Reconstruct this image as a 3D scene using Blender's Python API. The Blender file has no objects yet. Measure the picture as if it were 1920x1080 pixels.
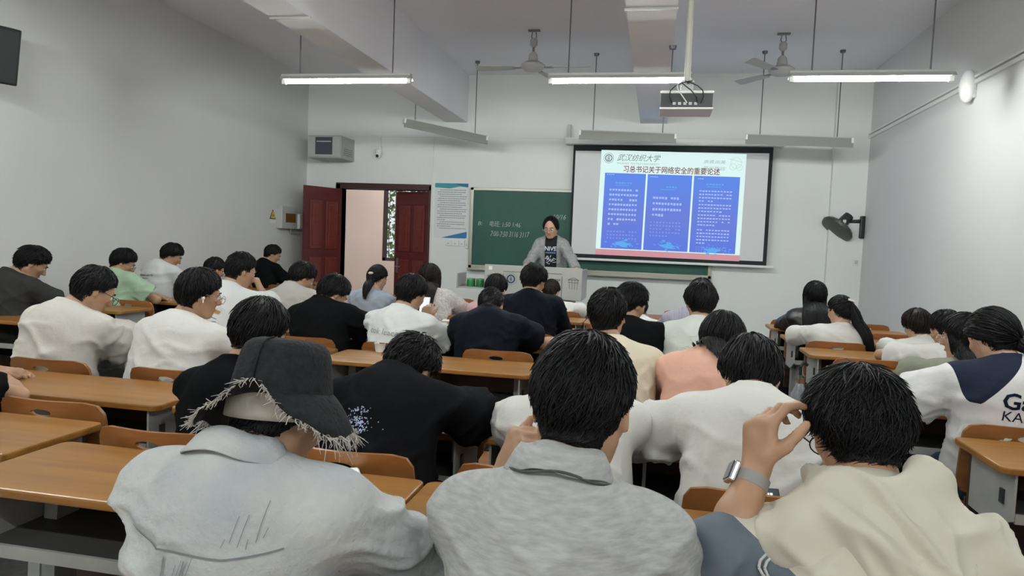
import bpy, bmesh, math, random
import numpy as np
from mathutils import Vector, Matrix
from mathutils.bvhtree import BVHTree

# ------------------------------------------------------------------ scene, camera, light, exposure
SC = bpy.context.scene
COL = SC.collection
random.seed(7)
RNG = np.random.default_rng(11)

F_PX = 1330.0            # focal length in pixels of the 1920 x 1080 frame
ZC = 1.43                # camera height
VPX, VPY = 1230.0, 466.0 # vanishing point of the room's depth direction
ROLL = 0.040
_d = Vector(((VPX - 960) / F_PX, -(VPY - 540) / F_PX, -1.0)).normalized()   # room +Y seen from the camera
_u = Vector((ROLL, 1.0, 0.0))
_u.z = -(_u.x * _d.x + _u.y * _d.y) / _d.z
_u.normalize()
_r = _d.cross(_u)
# rows: room axes in camera space -> camera-to-room rotation
M_C2W = Matrix((_r, _d, _u))
CAM_POS = Vector((0.0, 0.0, ZC))
cam_data = bpy.data.cameras.new('camera')
cam = bpy.data.objects.new('camera', cam_data)
COL.objects.link(cam)
cam.matrix_world = Matrix.Translation(CAM_POS) @ M_C2W.to_4x4()
cam_data.sensor_width = 36.0
cam_data.lens = 36.0 * F_PX / 1920.0
cam_data.clip_start = 0.05
cam_data.clip_end = 200
SC.camera = cam

SC.view_settings.view_transform = 'Standard'
SC.view_settings.look = 'None'
SC.view_settings.gamma = 1.0
SC.view_settings.exposure = 0.0
SC.view_settings.use_curve_mapping = False

world = bpy.data.worlds.new('world')
SC.world = world
world.use_nodes = True
world.node_tree.nodes['Background'].inputs[0].default_value = (0.92, 0.96, 1.0, 1)
world.node_tree.nodes['Background'].inputs[1].default_value = 0.9
TUBE_W = 172.0            # radiance of every lit fluorescent tube
TUBE_COL = (0.96, 1.0, 0.97)

# pixel -> point helpers (distance always comes from a plane in the room)
def ray(px, py):
    v = Vector(((px - 960) / F_PX, -(py - 540) / F_PX, -1.0))
    return M_C2W @ v
def on_y(px, py, Y):
    v = ray(px, py); return CAM_POS + v * (Y / v.y)
def on_x(px, py, X):
    v = ray(px, py); return CAM_POS + v * (X / v.x)
def on_z(px, py, Z):
    v = ray(px, py); return CAM_POS + v * ((Z - ZC) / v.z)

# ------------------------------------------------------------------ materials
def mat(name, color, rough=0.6, metal=0.0, noise=0.0, nscale=8.0, bump=0.0, bscale=60.0,
        stretch=(1, 1, 1), color2=None, coat=0.0, emit=0.0, spec=0.5, sheen=0.0, alpha=1.0, sss=0.0, trans=0.0):
    m = bpy.data.materials.new(name)
    m.use_nodes = True
    nt = m.node_tree
    b = nt.nodes['Principled BSDF']
    b.inputs['Base Color'].default_value = (*color, 1)
    b.inputs['Roughness'].default_value = rough
    b.inputs['Metallic'].default_value = metal
    b.inputs['Specular IOR Level'].default_value = spec
    if coat: b.inputs['Coat Weight'].default_value = coat; b.inputs['Coat Roughness'].default_value = 0.15
    if sheen: b.inputs['Sheen Weight'].default_value = sheen
    if sss:
        b.inputs['Subsurface Weight'].default_value = sss
        b.inputs['Subsurface Radius'].default_value = (0.012, 0.005, 0.003)
        b.inputs['Subsurface Scale'].default_value = 1.0
    if emit:
        b.inputs['Emission Color'].default_value = (*color, 1)
        b.inputs['Emission Strength'].default_value = emit
    if trans:
        b.inputs['Transmission Weight'].default_value = trans
    if alpha < 1: b.inputs['Alpha'].default_value = alpha
    if noise or bump:
        tc = nt.nodes.new('ShaderNodeTexCoord')
        mp = nt.nodes.new('ShaderNodeMapping')
        mp.inputs['Scale'].default_value = stretch
        nt.links.new(tc.outputs['Object'], mp.inputs['Vector'])
    if noise:
        n = nt.nodes.new('ShaderNodeTexNoise')
        n.inputs['Scale'].default_value = nscale
        n.inputs['Detail'].default_value = 6
        nt.links.new(mp.outputs[0], n.inputs['Vector'])
        rp = nt.nodes.new('ShaderNodeValToRGB')
        c2 = color2 if color2 else tuple(c * (1 - noise) for c in color)
        rp.color_ramp.elements[0].position = 0.32
        rp.color_ramp.elements[1].position = 0.68
        rp.color_ramp.elements[0].color = (*c2, 1)
        rp.color_ramp.elements[1].color = (*color, 1)
        nt.links.new(n.outputs['Fac'], rp.inputs['Fac'])
        nt.links.new(rp.outputs['Color'], b.inputs['Base Color'])
    if bump:
        n2 = nt.nodes.new('ShaderNodeTexNoise')
        n2.inputs['Scale'].default_value = bscale
        n2.inputs['Detail'].default_value = 4
        nt.links.new(mp.outputs[0], n2.inputs['Vector'])
        bp = nt.nodes.new('ShaderNodeBump')
        bp.inputs['Strength'].default_value = bump
        bp.inputs['Distance'].default_value = 0.01
        nt.links.new(n2.outputs['Fac'], bp.inputs['Height'])
        nt.links.new(bp.outputs['Normal'], b.inputs['Normal'])
    return m

def wood(name, c1, c2, rough=0.3, coat=0.25, scale=7.0):
    m = mat(name, c1, rough, coat=coat)
    nt = m.node_tree; b = nt.nodes['Principled BSDF']
    tc = nt.nodes.new('ShaderNodeTexCoord'); mp = nt.nodes.new('ShaderNodeMapping')
    mp.inputs['Scale'].default_value = (0.6, 9.0, 9.0)
    nt.links.new(tc.outputs['Object'], mp.inputs['Vector'])
    info = nt.nodes.new('ShaderNodeObjectInfo')
    ad = nt.nodes.new('ShaderNodeVectorMath'); ad.operation = 'ADD'
    sc = nt.nodes.new('ShaderNodeVectorMath'); sc.operation = 'SCALE'
    cb = nt.nodes.new('ShaderNodeCombineXYZ')
    for k in range(3): nt.links.new(info.outputs['Random'], cb.inputs[k])
    nt.links.new(cb.outputs[0], sc.inputs[0]); sc.inputs['Scale'].default_value = 37.0
    nt.links.new(mp.outputs[0], ad.inputs[0]); nt.links.new(sc.outputs[0], ad.inputs[1])
    n = nt.nodes.new('ShaderNodeTexNoise'); n.inputs['Scale'].default_value = scale / 3
    n.inputs['Detail'].default_value = 9; n.inputs['Distortion'].default_value = 0.6
    nt.links.new(ad.outputs[0], n.inputs['Vector'])
    rp = nt.nodes.new('ShaderNodeValToRGB')
    rp.color_ramp.elements[0].position = 0.3; rp.color_ramp.elements[1].position = 0.7
    rp.color_ramp.elements[0].color = (*c2, 1); rp.color_ramp.elements[1].color = (*c1, 1)
    nt.links.new(n.outputs['Fac'], rp.inputs['Fac'])
    nt.links.new(rp.outputs['Color'], b.inputs['Base Color'])
    return m

MT = {}
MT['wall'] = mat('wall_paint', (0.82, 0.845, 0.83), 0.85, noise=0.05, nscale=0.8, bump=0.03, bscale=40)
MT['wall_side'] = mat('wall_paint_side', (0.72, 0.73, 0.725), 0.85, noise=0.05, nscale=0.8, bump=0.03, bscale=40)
MT['ceiling'] = mat('ceiling_paint', (0.90, 0.90, 0.945), 0.9, noise=0.05, nscale=0.6, bump=0.03, bscale=30)
MT['beam'] = mat('beam_paint', (0.84, 0.84, 0.87), 0.88, noise=0.05, nscale=1.0)
MT['floor'] = mat('floor_terrazzo', (0.33, 0.33, 0.32), 0.45, noise=0.35, nscale=30, spec=0.4)
MT['pink'] = mat('corridor_paint', (0.82, 0.64, 0.56), 0.85, noise=0.04, nscale=1)
MT['wood'] = wood('desk_laminate', (0.345, 0.160, 0.033), (0.235, 0.098, 0.017), 0.38, 0.10)
MT['ply'] = wood('seat_plywood', (0.33, 0.135, 0.040), (0.23, 0.085, 0.022), 0.38, 0.12)
MT['ply_edge'] = mat('plywood_edge', (0.62, 0.42, 0.2), 0.5)
MT['steel'] = mat('desk_steel', (0.36, 0.37, 0.35), 0.45, noise=0.1, nscale=14)
MT['shelf'] = mat('shelf_steel', (0.42, 0.43, 0.41), 0.45, noise=0.12, nscale=10)
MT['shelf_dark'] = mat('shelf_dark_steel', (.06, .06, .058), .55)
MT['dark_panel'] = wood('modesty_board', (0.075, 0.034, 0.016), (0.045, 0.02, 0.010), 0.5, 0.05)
MT['black'] = mat('black_plastic', (0.012, 0.013, 0.014), 0.45)
MT['dark'] = mat('dark_plastic', (0.03, 0.032, 0.035), 0.4)
MT['white_plastic'] = mat('white_plastic', (0.80, 0.81, 0.79), 0.4, noise=0.03, nscale=20)
MT['grey_plastic'] = mat('grey_plastic', (0.50, 0.51, 0.49), 0.45)
MT['lamp_body'] = mat('lamp_enamel', (0.50, 0.50, 0.49), 0.5)
MT['reflector'] = mat('reflector_enamel', (0.27, 0.275, 0.255), 0.5)
MT['chrome'] = mat('chrome', (0.75, 0.75, 0.75), 0.2, metal=1.0)
MT['rod'] = mat('rod_steel', (0.16, 0.16, 0.17), 0.4, metal=0.5)
MT['door'] = wood('door_mahogany', (0.135, 0.022, 0.022), (0.095, 0.014, 0.014), 0.32, 0.2)
MT['door_panel'] = wood('door_panel_mahogany', (0.19, 0.034, 0.028), (0.14, 0.024, 0.020), 0.28, 0.3)
MT['door_frame'] = wood('door_frame_wood', (0.05, 0.012, 0.010), (0.03, 0.008, 0.007), 0.4, 0.1)
MT['board'] = mat('chalkboard_green', (0.012, 0.095, 0.068), 0.55, noise=0.18, nscale=2.5)
MT['alu'] = mat('aluminium', (0.36, 0.35, 0.30), 0.4, metal=0.6)
MT['chalk'] = mat('chalk', (0.40, 0.47, 0.43), 0.95)
MT['glass'] = mat('smoked_glass', (0.06, 0.065, 0.08), 0.12, spec=0.6)
MT['podium'] = mat('podium_enamel', (0.40, 0.405, 0.385), 0.45, noise=0.04, nscale=3)
MT['line_dark'] = mat('dark_print', (0.05, 0.05, 0.055), 0.7)

# ------------------------------------------------------------------ mesh helpers
def tag(o, label=None, cat=None, group=None, kind=None):
    if label: o['label'] = label
    if cat: o['category'] = cat
    if group: o['group'] = group
    if kind: o['kind'] = kind
    return o

def link(name, me, m=None, parent=None, loc=(0, 0, 0), rot=(0, 0, 0)):
    o = bpy.data.objects.new(name, me)
    COL.objects.link(o)
    if m is not None and me is not None:
        if isinstance(m, (list, tuple)):
            for q in m: me.materials.append(q)
        else: me.materials.append(m)
    o.parent = parent
    o.location = loc
    o.rotation_euler = rot
    return o

def empty(name, loc=(0, 0, 0), rz=0.0, label=None, cat=None, group=None):
    o = bpy.data.objects.new(name, None)
    COL.objects.link(o)
    o.empty_display_size = 0.1
    o.location = loc
    o.rotation_euler = (0, 0, rz)
    return tag(o, label, cat, group)

def np_mesh(name, verts, faces, smooth=True, mats=None):
    """verts (N,3), faces (M,3|4) numpy or list of lists"""
    me = bpy.data.meshes.new(name)
    verts = np.asarray(verts, dtype=np.float32)
    if isinstance(faces, np.ndarray):
        n = faces.shape[1]
        me.vertices.add(len(verts)); me.vertices.foreach_set('co', verts.ravel())
        me.loops.add(faces.size); me.loops.foreach_set('vertex_index', faces.astype(np.int32).ravel())
        me.polygons.add(len(faces))
        me.polygons.foreach_set('loop_start', np.arange(0, faces.size, n, dtype=np.int32))
        me.update(calc_edges=True)
    else:
        me.from_pydata([tuple(v) for v in verts], [], faces)
    if smooth:
        me.polygons.foreach_set('use_smooth', np.ones(len(me.polygons), dtype=bool))
    me.validate()
    return me

class MB:
    """collects simple shapes into one mesh"""
    def __init__(self): self.bm = bmesh.new()
    def box(self, x0, x1, y0, y1, z0, z1, bev=0.0):
        r = bmesh.ops.create_cube(self.bm, size=1.0)
        vs = r['verts']
        for v in vs:
            v.co = Vector((x0 + (v.co.x + .5) * (x1 - x0), y0 + (v.co.y + .5) * (y1 - y0), z0 + (v.co.z + .5) * (z1 - z0)))
        if bev > 0:
            es = list({e for v in vs for e in v.link_edges})
            bmesh.ops.bevel(self.bm, geom=es, offset=bev, segments=2, affect='EDGES', profile=0.6)
        return self
    def cyl(self, a, b, r0, r1=None, n=14):
        a = Vector(a); b = Vector(b); r1 = r0 if r1 is None else r1
        d = b - a; L = d.length
        q = d.to_track_quat('Z', 'Y').to_matrix().to_4x4()
        M = Matrix.Translation((a + b) / 2) @ q
        bmesh.ops.create_cone(self.bm, cap_ends=True, segments=n, radius1=r0, radius2=r1, depth=L, matrix=M)
        return self
    def tube(self, pts, r, n=8):
        for i in range(len(pts) - 1): self.cyl(pts[i], pts[i + 1], r, r, n)
        return self
    def sphere(self, c, r, sx=1, sy=1, sz=1, n=14):
        bmesh.ops.create_uvsphere(self.bm, u_segments=n, v_segments=max(6, n * 2 // 3), radius=r,
                                  matrix=Matrix.Translation(c) @ Matrix.Diagonal((sx, sy, sz, 1)))
        return self
    def lathe(self, prof, c=(0, 0, 0), n=24, M=None):
        rings = []
        for (r, z) in prof:
            ring = []
            for k in range(n):
                a = 2 * math.pi * k / n
                p = Vector((r * math.cos(a), r * math.sin(a), z))
                if M is not None: p = M @ p
                ring.append(self.bm.verts.new(p + Vector(c)))
            rings.append(ring)
        for i in range(len(rings) - 1):
            for k in range(n):
                self.bm.faces.new((rings[i][k], rings[i][(k + 1) % n], rings[i + 1][(k + 1) % n], rings[i + 1][k]))
        self.bm.faces.new(rings[0][::-1]); self.bm.faces.new(rings[-1])
        return self
    def prism(self, pts, d):
        """polygon pts (3D list) extruded by vector d"""
        d = Vector(d)
        a = [self.bm.verts.new(Vector(p)) for p in pts]
        b = [self.bm.verts.new(Vector(p) + d) for p in pts]
        n = len(a)
        self.bm.faces.new(a); self.bm.faces.new(b[::-1])
        for i in range(n):
            self.bm.faces.new((a[i], b[i], b[(i + 1) % n], a[(i + 1) % n]))
        return self
    def quad(self, pts):
        self.bm.faces.new([self.bm.verts.new(Vector(p)) for p in pts]); return self
    def mesh(self, name, smooth=False):
        bmesh.ops.recalc_face_normals(self.bm, faces=self.bm.faces)
        me = bpy.data.meshes.new(name)
        self.bm.to_mesh(me); self.bm.free()
        if smooth:
            for p in me.polygons: p.use_smooth = True
            try: me.set_sharp_from_angle(angle=math.radians(40))
            except Exception: pass
        return me
    def build(self, name, m, parent=None, loc=(0, 0, 0), rot=(0, 0, 0), smooth=False):
        return link(name, self.mesh(name, smooth), m, parent, loc, rot)

def struct(name, mb, m, parent=None):
    o = mb.build(name, m, parent)
    if parent is None: o['kind'] = 'structure'
    return o

def copy_tree(o, parent=None):
    c = o.copy(); COL.objects.link(c); c.parent = parent
    for ch in list(o.children): copy_tree(ch, c)
    return c

def text_mesh(body, size=1.0, shear=0.0, extrude=0.0, align='LEFT', bold=0.0, spacing=1.0):
    cu = bpy.data.curves.new('txt', 'FONT')
    cu.body = body; cu.size = size; cu.shear = shear; cu.extrude = extrude
    cu.align_x = align; cu.resolution_u = 2; cu.offset = bold; cu.space_character = spacing
    ob = bpy.data.objects.new('txt', cu)
    COL.objects.link(ob)
    dg = bpy.context.evaluated_depsgraph_get(); dg.update()
    me = bpy.data.meshes.new_from_object(ob.evaluated_get(dg))
    bpy.data.objects.remove(ob); bpy.data.curves.remove(cu)
    return me
# ------------------------------------------------------------------ the room
D = 10.4            # front wall
XL, XR = -5.45, 2.72
YB = -2.2           # back wall
HC = 3.90
DX0, DX1, DZ = -4.87, -3.42, 2.17     # door opening
T = 0.2

struct('floor', MB().box(XL - T, XR + T, YB - T, D + 3.4, -0.1, 0.0), MT['floor'])
struct('ceiling', MB().box(XL - T, XR + T, YB - T, D + T, HC, HC + 0.1), MT['ceiling'])
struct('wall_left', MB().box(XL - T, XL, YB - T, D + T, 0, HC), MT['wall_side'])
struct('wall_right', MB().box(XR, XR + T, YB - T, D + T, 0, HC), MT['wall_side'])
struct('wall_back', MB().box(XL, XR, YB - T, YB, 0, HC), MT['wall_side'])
struct('wall_front', MB().box(XL, DX0, D, D + T, 0, HC).box(DX0, DX1, D, D + T, DZ, HC).box(DX1, XR, D, D + T, 0, HC), MT['wall'])
# shallow pier beside the screen
px0 = on_y(1553, 400, D).x
struct('wall_pier', MB().box(px0, XR, D - 0.10, D, 0, HC), MT['wall'])
# beams running away from the camera
for k, (x0, x1) in enumerate(((-3.20, -2.86), (-0.31, 0.06))):
    o = struct('ceiling_beam', MB().box(x0, x1, YB, D, 3.20, HC), MT['beam'])
    struct('trim_%d' % (k + 1), MB().box(x0 - .012, x1 + .012, 5.43, 5.455, 3.186, 3.199), MT['lamp_body'])
# conduits on the walls
zc1 = on_y(830, 256, D).z
struct('trim_3', MB().box(-5.0, 2.3, D - 0.022, D, zc1 - 0.015, zc1 + 0.015), MT['white_plastic'])
struct('trim_4', MB().box(XR - 0.03, XR, YB, D - 0.1, 3.00, 3.035).box(XR - 0.03, XR, YB, D - 0.1, 3.055, 3.075), MT['white_plastic'])
pcx = on_y(812, 300, D).x
struct('trim_5', MB().box(pcx - 0.03, pcx + 0.01, D - 0.02, D, 0, zc1), MT['white_plastic'])
struct('baseboard_front', MB().box(DX1 + .08, px0, D - 0.012, D, 0, 0.1), MT['grey_plastic'])
# teacher's platform
struct('floor_platform', MB().box(-3.1, 2.2, 7.75, D, 0, 0.15), MT['floor'])
# corridor beyond the door
CY = D + 2.6
wa, wb = on_y(717, 450, CY).x, on_y(770, 450, CY).x
wz0, wz1 = on_y(725, 489, CY).z, on_y(725, 330, CY).z
struct('wall_corridor', MB().box(-8, wa, CY, CY + 0.25, 0, 3.2).box(wb + .4, 0, CY, CY + 0.25, 0, 3.2)
       .box(wa, wb + .4, CY, CY + 0.25, 0, wz0).box(wa, wb + .4, CY, CY + 0.25, wz1, 3.2), MT['pink'])
struct('wall_corridor_end', MB().box(-8.2, -8, D + T, CY + .25, 0, 3.2), MT['pink'])
struct('wall_corridor_side', MB().box(0, .2, D + T, CY + .25, 0, 3.2), MT['pink'])
struct('floor_corridor', MB().box(-8.2, XL - T, D + T, CY + 0.3, -0.1, 0), MT['floor'])
struct('ceiling_corridor', MB().box(-8.2, .2, D + T, CY + .25, 3.2, 3.3), MT['wall'])
w = empty('window_1'); w['kind'] = 'structure'
MB().box(wa, wa + .06, CY + .02, CY + .1, wz0, wz1).box(wb + .34, wb + .4, CY + .02, CY + .1, wz0, wz1).box(wa, wb + .4, CY + .02, CY + .1, wz0, wz0 + .06).box(wa, wb + .4, CY + .02, CY + .1, wz1 - .06, wz1)\
    .box(wa + .28, wa + .33, CY + .02, CY + .1, wz0, wz1).build('window_frame', MT['door_frame'], w)
for k in range(4):
    z = wz0 + .25 + k * (wz1 - wz0) / 4.2
    MB().cyl((wa, CY + .16, z), (wb + .4, CY + .16, z), .008, n=6).build('window_bar', MT['rod'], w)
for k in range(7):
    x = wa + .07 + k * .12
    MB().cyl((x, CY + .16, wz0), (x, CY + .16, wz1), .007, n=6).build('window_bar', MT['rod'], w)
# greenery outside the corridor window
lm = mat('leaf', (0.16, 0.30, 0.035), 0.5, noise=0.55, nscale=3)
n = 6500
c = np.stack([RNG.uniform(-6.2, -2.2, n), RNG.uniform(CY + 1.6, CY + 3.4, n), RNG.uniform(0.3, 3.4, n)], 1)
a = RNG.normal(size=(n, 3)); a /= np.linalg.norm(a, axis=1)[:, None]
b = np.cross(a, RNG.normal(size=(n, 3))); b /= np.linalg.norm(b, axis=1)[:, None]
s = RNG.uniform(.04, .09, (n, 1))
lv = np.stack([c - a * s, c + b * s * .45, c + a * s, c - b * s * .45], 1).reshape(-1, 3)
tree = empty('shrub', (-4.2, CY + 2.5, 0), 0, 'leafy green shrub outside the corridor window', 'shrub')
fo = link('foliage', np_mesh('foliage', lv - np.array([-4.2, CY + 2.5, 0]), np.arange(4 * n).reshape(-1, 4), False), lm, tree)
fo['kind'] = 'stuff'
MB().cyl((0, 0, 0), (0, .1, 1.6), .05, .03, 8).cyl((-.6, 0, 0), (-.5, .2, 1.5), .04, .02, 8).build('stem', MT['dark_panel'], tree)

# ------------------------------------------------------------------ door
fr = struct('trim_6', MB().box(DX0 - .07, DX0, D - .03, D + T, 0, DZ + .07).box(DX1, DX1 + .03, D - .03, D + T, 0, DZ + .07)
            .box(DX0 - .07, DX1 + .03, D - .03, D + T, DZ, DZ + .09), MT['door_frame'])
def door_leaf(name, hinge, ang, flip, W=0.70):
    r = empty(name, hinge, ang); r['kind'] = 'structure'
    s = -1 if flip else 1
    def bx(x0, x1, z0, z1, y0, y1, b=0.0):
        xa, xb = sorted((s * x0, s * x1)); return MB().box(xa, xb, y0, y1, z0, z1, b)
    bx(0, W, 0.01, DZ - .01, -.022, .022).build('leaf', MT['door'], r)
    for (z0, z1) in ((.14, .52), (.62, 1.10), (1.22, 1.95)):
        for (x0, x1) in ((.09, .31), (.39, .61)):
            for (y0, y1) in ((-.036, -.022), (.022, .036)):
                bx(x0, x1, z0, z1, y0, y1, .010).build('door_panel', MT['door_panel'], r)
                bx(x0 + .05, x1 - .05, z0 + .055, z1 - .055, y0 - .010, y1 + .010, .009).build('door_panel_field', MT['door_panel'], r)
    h = bx(W - .085, W - .045, .88, 1.12, -.035, -.022, .005).build('handle_plate', MT['chrome'], r)
    xa = s * (W - .065)
    MB().cyl((xa, -.03, .98), (xa, -.075, .98), .01).cyl((xa, -.075, .98), (xa - s * .11, -.075, .98), .009).build('door_handle', MT['chrome'], r)
    return r
hx = -4.85
endp = (-5.135, 9.74)
door_leaf('door_1', (hx, D - .03, 0), math.atan2(endp[1] - (D - .03), endp[0] - hx), False)
door_leaf('door_2', (DX1 - .005, D + .10, 0), math.radians(-22), True)

# ------------------------------------------------------------------ chalkboard, screen and slide
YBD = D - 0.05
bl = on_y(883, 351, YBD); bbl = on_y(878, 500, YBD); bbr = on_y(1333, 526, YBD)
bx0, bx1, bz0, bz1 = (bl.x + bbl.x) / 2, bbr.x, (bbl.z + bbr.z) / 2, bl.z
cb = empty('chalkboard', ((bx0 + bx1) / 2, D, bz0), 0, 'long green chalkboard with chalk writing behind the teacher', 'chalkboard')
def cbp(mb, name, m):
    o = mb.build(name, m); o.parent = cb; o.matrix_parent_inverse = Matrix.Translation(cb.location).inverted(); return o
cbp(MB().box(bx0 + .03, bx1 - .03, YBD + .01, D, bz0 + .03, bz1 - .03), 'writing_surface', MT['board'])
cbp(MB().box(bx0, bx1, YBD - .012, D, bz1 - .045, bz1, .006), 'frame_rail', MT['alu'])
cbp(MB().box(bx0, bx1, YBD - .012, D, bz0, bz0 + .05, .006), 'frame_rail', MT['alu'])
cbp(MB().box(bx0, bx0 + .05, YBD - .012, D, bz0, bz1, .006), 'frame_rail', MT['alu'])
cbp(MB().box(bx1 - .05, bx1, YBD - .012, D, bz0, bz1, .006), 'frame_rail', MT['alu'])
cbp(MB().box(bx0, bx1, YBD - .09, YBD, bz0 - .025, bz0 + .005, .004), 'chalk_tray', MT['alu'])
def wall_text(body, px, py, hpx, Y, m, name, parent, wpx=None, shear=0.0, bold=0.0, jit=0.0):
    """flat lettering lying on the plane y = Y with its lower left corner at the pixel"""
    me = text_mesh(body, 1.0, shear, 0, 'LEFT', bold)
    co = np.array([v.co[:] for v in me.vertices])
    if not len(co): return None
    mn, mx = co.min(0), co.max(0)
    p0 = on_y(px, py, Y); p1 = on_y(px, py - hpx, Y)
    h = (p1 - p0).length
    sc = h / (mx[1] - mn[1])
    sx = sc if wpx is None else (on_y(px + wpx, py, Y) - p0).length / (mx[0] - mn[0])
    X = p0.x + (co[:, 0] - mn[0]) * sx; Z = p0.z + (co[:, 1] - mn[1]) * sc
    if jit: Z = Z + jit * np.sin(X * 23) ; X = X + jit * np.sin(Z * 40)
    out = np.stack([X, np.full(len(X), Y), Z], 1)
    for v, q in zip(me.vertices, out): v.co = q
    o = link(name, me, m)
    o.parent = parent; o.matrix_parent_inverse = Matrix.Translation(parent.location).inverted()
    return o
YC = YBD + .007
wall_text('电班: 1:50 1:46', 918, 425, 11, YC, MT['chalk'], 'chalk_writing', cb, 58, .1, jit=.004)
wall_text('7:00-7:50 3116 3117', 920, 443, 10, YC, MT['chalk'], 'chalk_writing', cb, 72, .1, jit=.004)
wall_text('B:', 896, 422, 7, YC, MT['chalk'], 'chalk_writing', cb, 9, .2)
wall_text('10/16', 1037, 411, 9, YC, MT['chalk'], 'chalk_writing', cb, 24, .3)

YS = D - 0.16
q = [on_y(*p, YS) for p in ((1078, 270), (1450, 278), (1437, 499), (1064, 481))]
sx0, sx1 = (q[0].x + q[3].x) / 2, (q[1].x + q[2].x) / 2
sz1, sz0 = (q[0].z + q[1].z) / 2, (q[2].z + q[3].z) / 2
scr = empty('projection_screen', ((sx0 + sx1) / 2, D, sz0), 0, 'white pull-down projection screen with black border hanging over the chalkboard', 'screen')
def scp(mb, name, m):
    o = mb.build(name, m); o.parent = scr; o.matrix_parent_inverse = Matrix.Translation(scr.location).inverted(); return o
MT['scr_white'] = mat('screen_fabric', (0.74, 0.75, 0.755), 0.9)
MT['scr_black'] = mat('screen_border', (0.012, 0.02, 0.022), 0.8)
scp(MB().box(sx0, sx1, YS + .002, YS + .006, sz0, sz1), 'border', MT['scr_black'])
bd = .055
scp(MB().box(sx0 + bd * .6, sx1 - bd * .9, YS, YS + .003, sz0 + bd, sz1 - bd * 1.5), 'fabric', MT['scr_white'])
scp(MB().box(sx0 - .02, sx1 + .1, YS - .015, YS + .02, sz0 - .035, sz0, .008), 'bottom_bar', MT['white_plastic'])
scp(MB().box(sx0 - .12, sx1 + .13, D - .22, D - .05, sz1 + .005, sz1 + .10, .015), 'case', MT['white_plastic'])
scp(MB().box(sx0 - .1, sx0 - .06, D - .1, D - .02, sz1 + .1, sz1 + .3), 'bracket', MT['grey_plastic'])
# the projected slide, mapped from its own rectangle to the skewed picture on the screen
SQ = [on_y(*p, YS - .001) for p in ((1128, 281), (1400, 289), (1386, 490), (1116, 477))]
def S(u, v, lay=0):
    a = SQ[0].lerp(SQ[1], u); b = SQ[3].lerp(SQ[2], u); p = a.lerp(b, v)
    return Vector((p.x, p.y - .0012 * lay, p.z))
E = 0.95
def emat(name, c, e=E):
    m = mat(name, c, 0.9, emit=.9, spec=.1)
    m.node_tree.nodes['Principled BSDF'].inputs['Base Color'].default_value = (c[0] * .15, c[1] * .15, c[2] * .15, 1)
    return m
MT['sl_white'] = emat('slide_white', (0.72, 0.93, 0.90), .80)
MT['sl_blue'] = None
def grad_blue():
    m = emat('slide_blue', (0.10, 0.22, 0.78))
    nt = m.node_tree; b = nt.nodes['Principled BSDF']
    tc = nt.nodes.new('ShaderNodeTexCoord'); sp = nt.nodes.new('ShaderNodeSeparateXYZ')
    nt.links.new(tc.outputs['Generated'], sp.inputs[0])
    rp = nt.nodes.new('ShaderNodeValToRGB')
    rp.color_ramp.elements[0].color = (0.12, 0.20, 0.74, 1); rp.color_ramp.elements[0].position = 0.0
    rp.color_ramp.elements[1].color = (0.12, 0.26, 0.82, 1)
    e = rp.color_ramp.elements.new(0.45); e.color = (0.16, 0.22, 0.68, 1)
    nt.links.new(sp.outputs[2], rp.inputs['Fac'])
    nt.links.new(rp.outputs[0], b.inputs['Emission Color'])
    return m
MT['sl_blue'] = grad_blue()
MT['sl_red'] = emat('slide_red', (0.62, 0.30, 0.34), .55)
MT['sl_title'] = emat('slide_title', (0.22, 0.055, 0.07), .4)
MT['sl_grey'] = emat('slide_grey', (0.16, 0.18, 0.20), .4)
MT['sl_lgrey'] = emat('slide_light_grey', (0.36, 0.42, 0.44), .5)
MT['sl_faint'] = emat('slide_faint_grey', (0.52, 0.66, 0.64), .5)
MT['sl_text'] = emat('slide_text', (0.40, 0.52, .92), .55)
MT['sl_text2'] = emat('slide_text_dim', (0.25, 0.32, 0.80), .7)
MT['sl_cyan'] = emat('slide_cyan', (0.13, 0.42, 0.86), .75)
slide = empty('slide_image', (SQ[3] + SQ[2]) / 2, 0, 'slide with three blue text panels projected on the screen', 'slide')
def slp(me_or_mb, name, m):
    o = me_or_mb.build(name, m) if isinstance(me_or_mb, MB) else link(name, me_or_mb, m)
    o.parent = slide; o.matrix_parent_inverse = Matrix.Translation(slide.location).inverted(); return o
def srect(u0, u1, v0, v1, lay, name, m, mb=None):
    mbx = mb or MB()
    mbx.quad([S(u0, v1, lay), S(u1, v1, lay), S(u1, v0, lay), S(u0, v0, lay)])
    if mb is None: return slp(mbx, name, m)
def stext(body, u, v, h, lay, m, name, w=None, shear=0, bold=0.0):
    me = text_mesh(body, 1.0, shear, 0, 'LEFT', bold)
    co = np.array([q.co[:] for q in me.vertices]); mn, mx = co.min(0), co.max(0)
    sy = h / (mx[1] - mn[1]); sx = sy * 200 / 270 if w is None else w / (mx[0] - mn[0])
    for vtx, q in zip(me.vertices, co):
        vtx.co = S(u + (q[0] - mn[0]) * sx, v - (q[1] - mn[1]) * sy, lay)
    return slp(me, name, m)
srect(0, 1, 0, .945, 0, 'slide_page', MT['sl_white'])
srect(0, 1, .94, 1.0, 0, 'slide_footer', MT['sl_red'])
panels = ((.035, .325), (.338, .645), (.658, .968))
for (a, b) in panels: srect(a, b, .215, .935, 1, 'slide_panel', MT['sl_blue'])
stext('习总书记关于网络安全的重要论述', .165, .205, .066, 1, MT['sl_title'], 'slide_title', .665, 0, .012)
stext('武汉纺织大学', .115, .098, .066, 1, MT['sl_grey'], 'slide_lettering', .305, .35)
stext('WUHAN TEXTILE UNIVERSITY', .115, .13, .018, 1, MT['sl_lgrey'], 'slide_lettering', .30)
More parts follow.
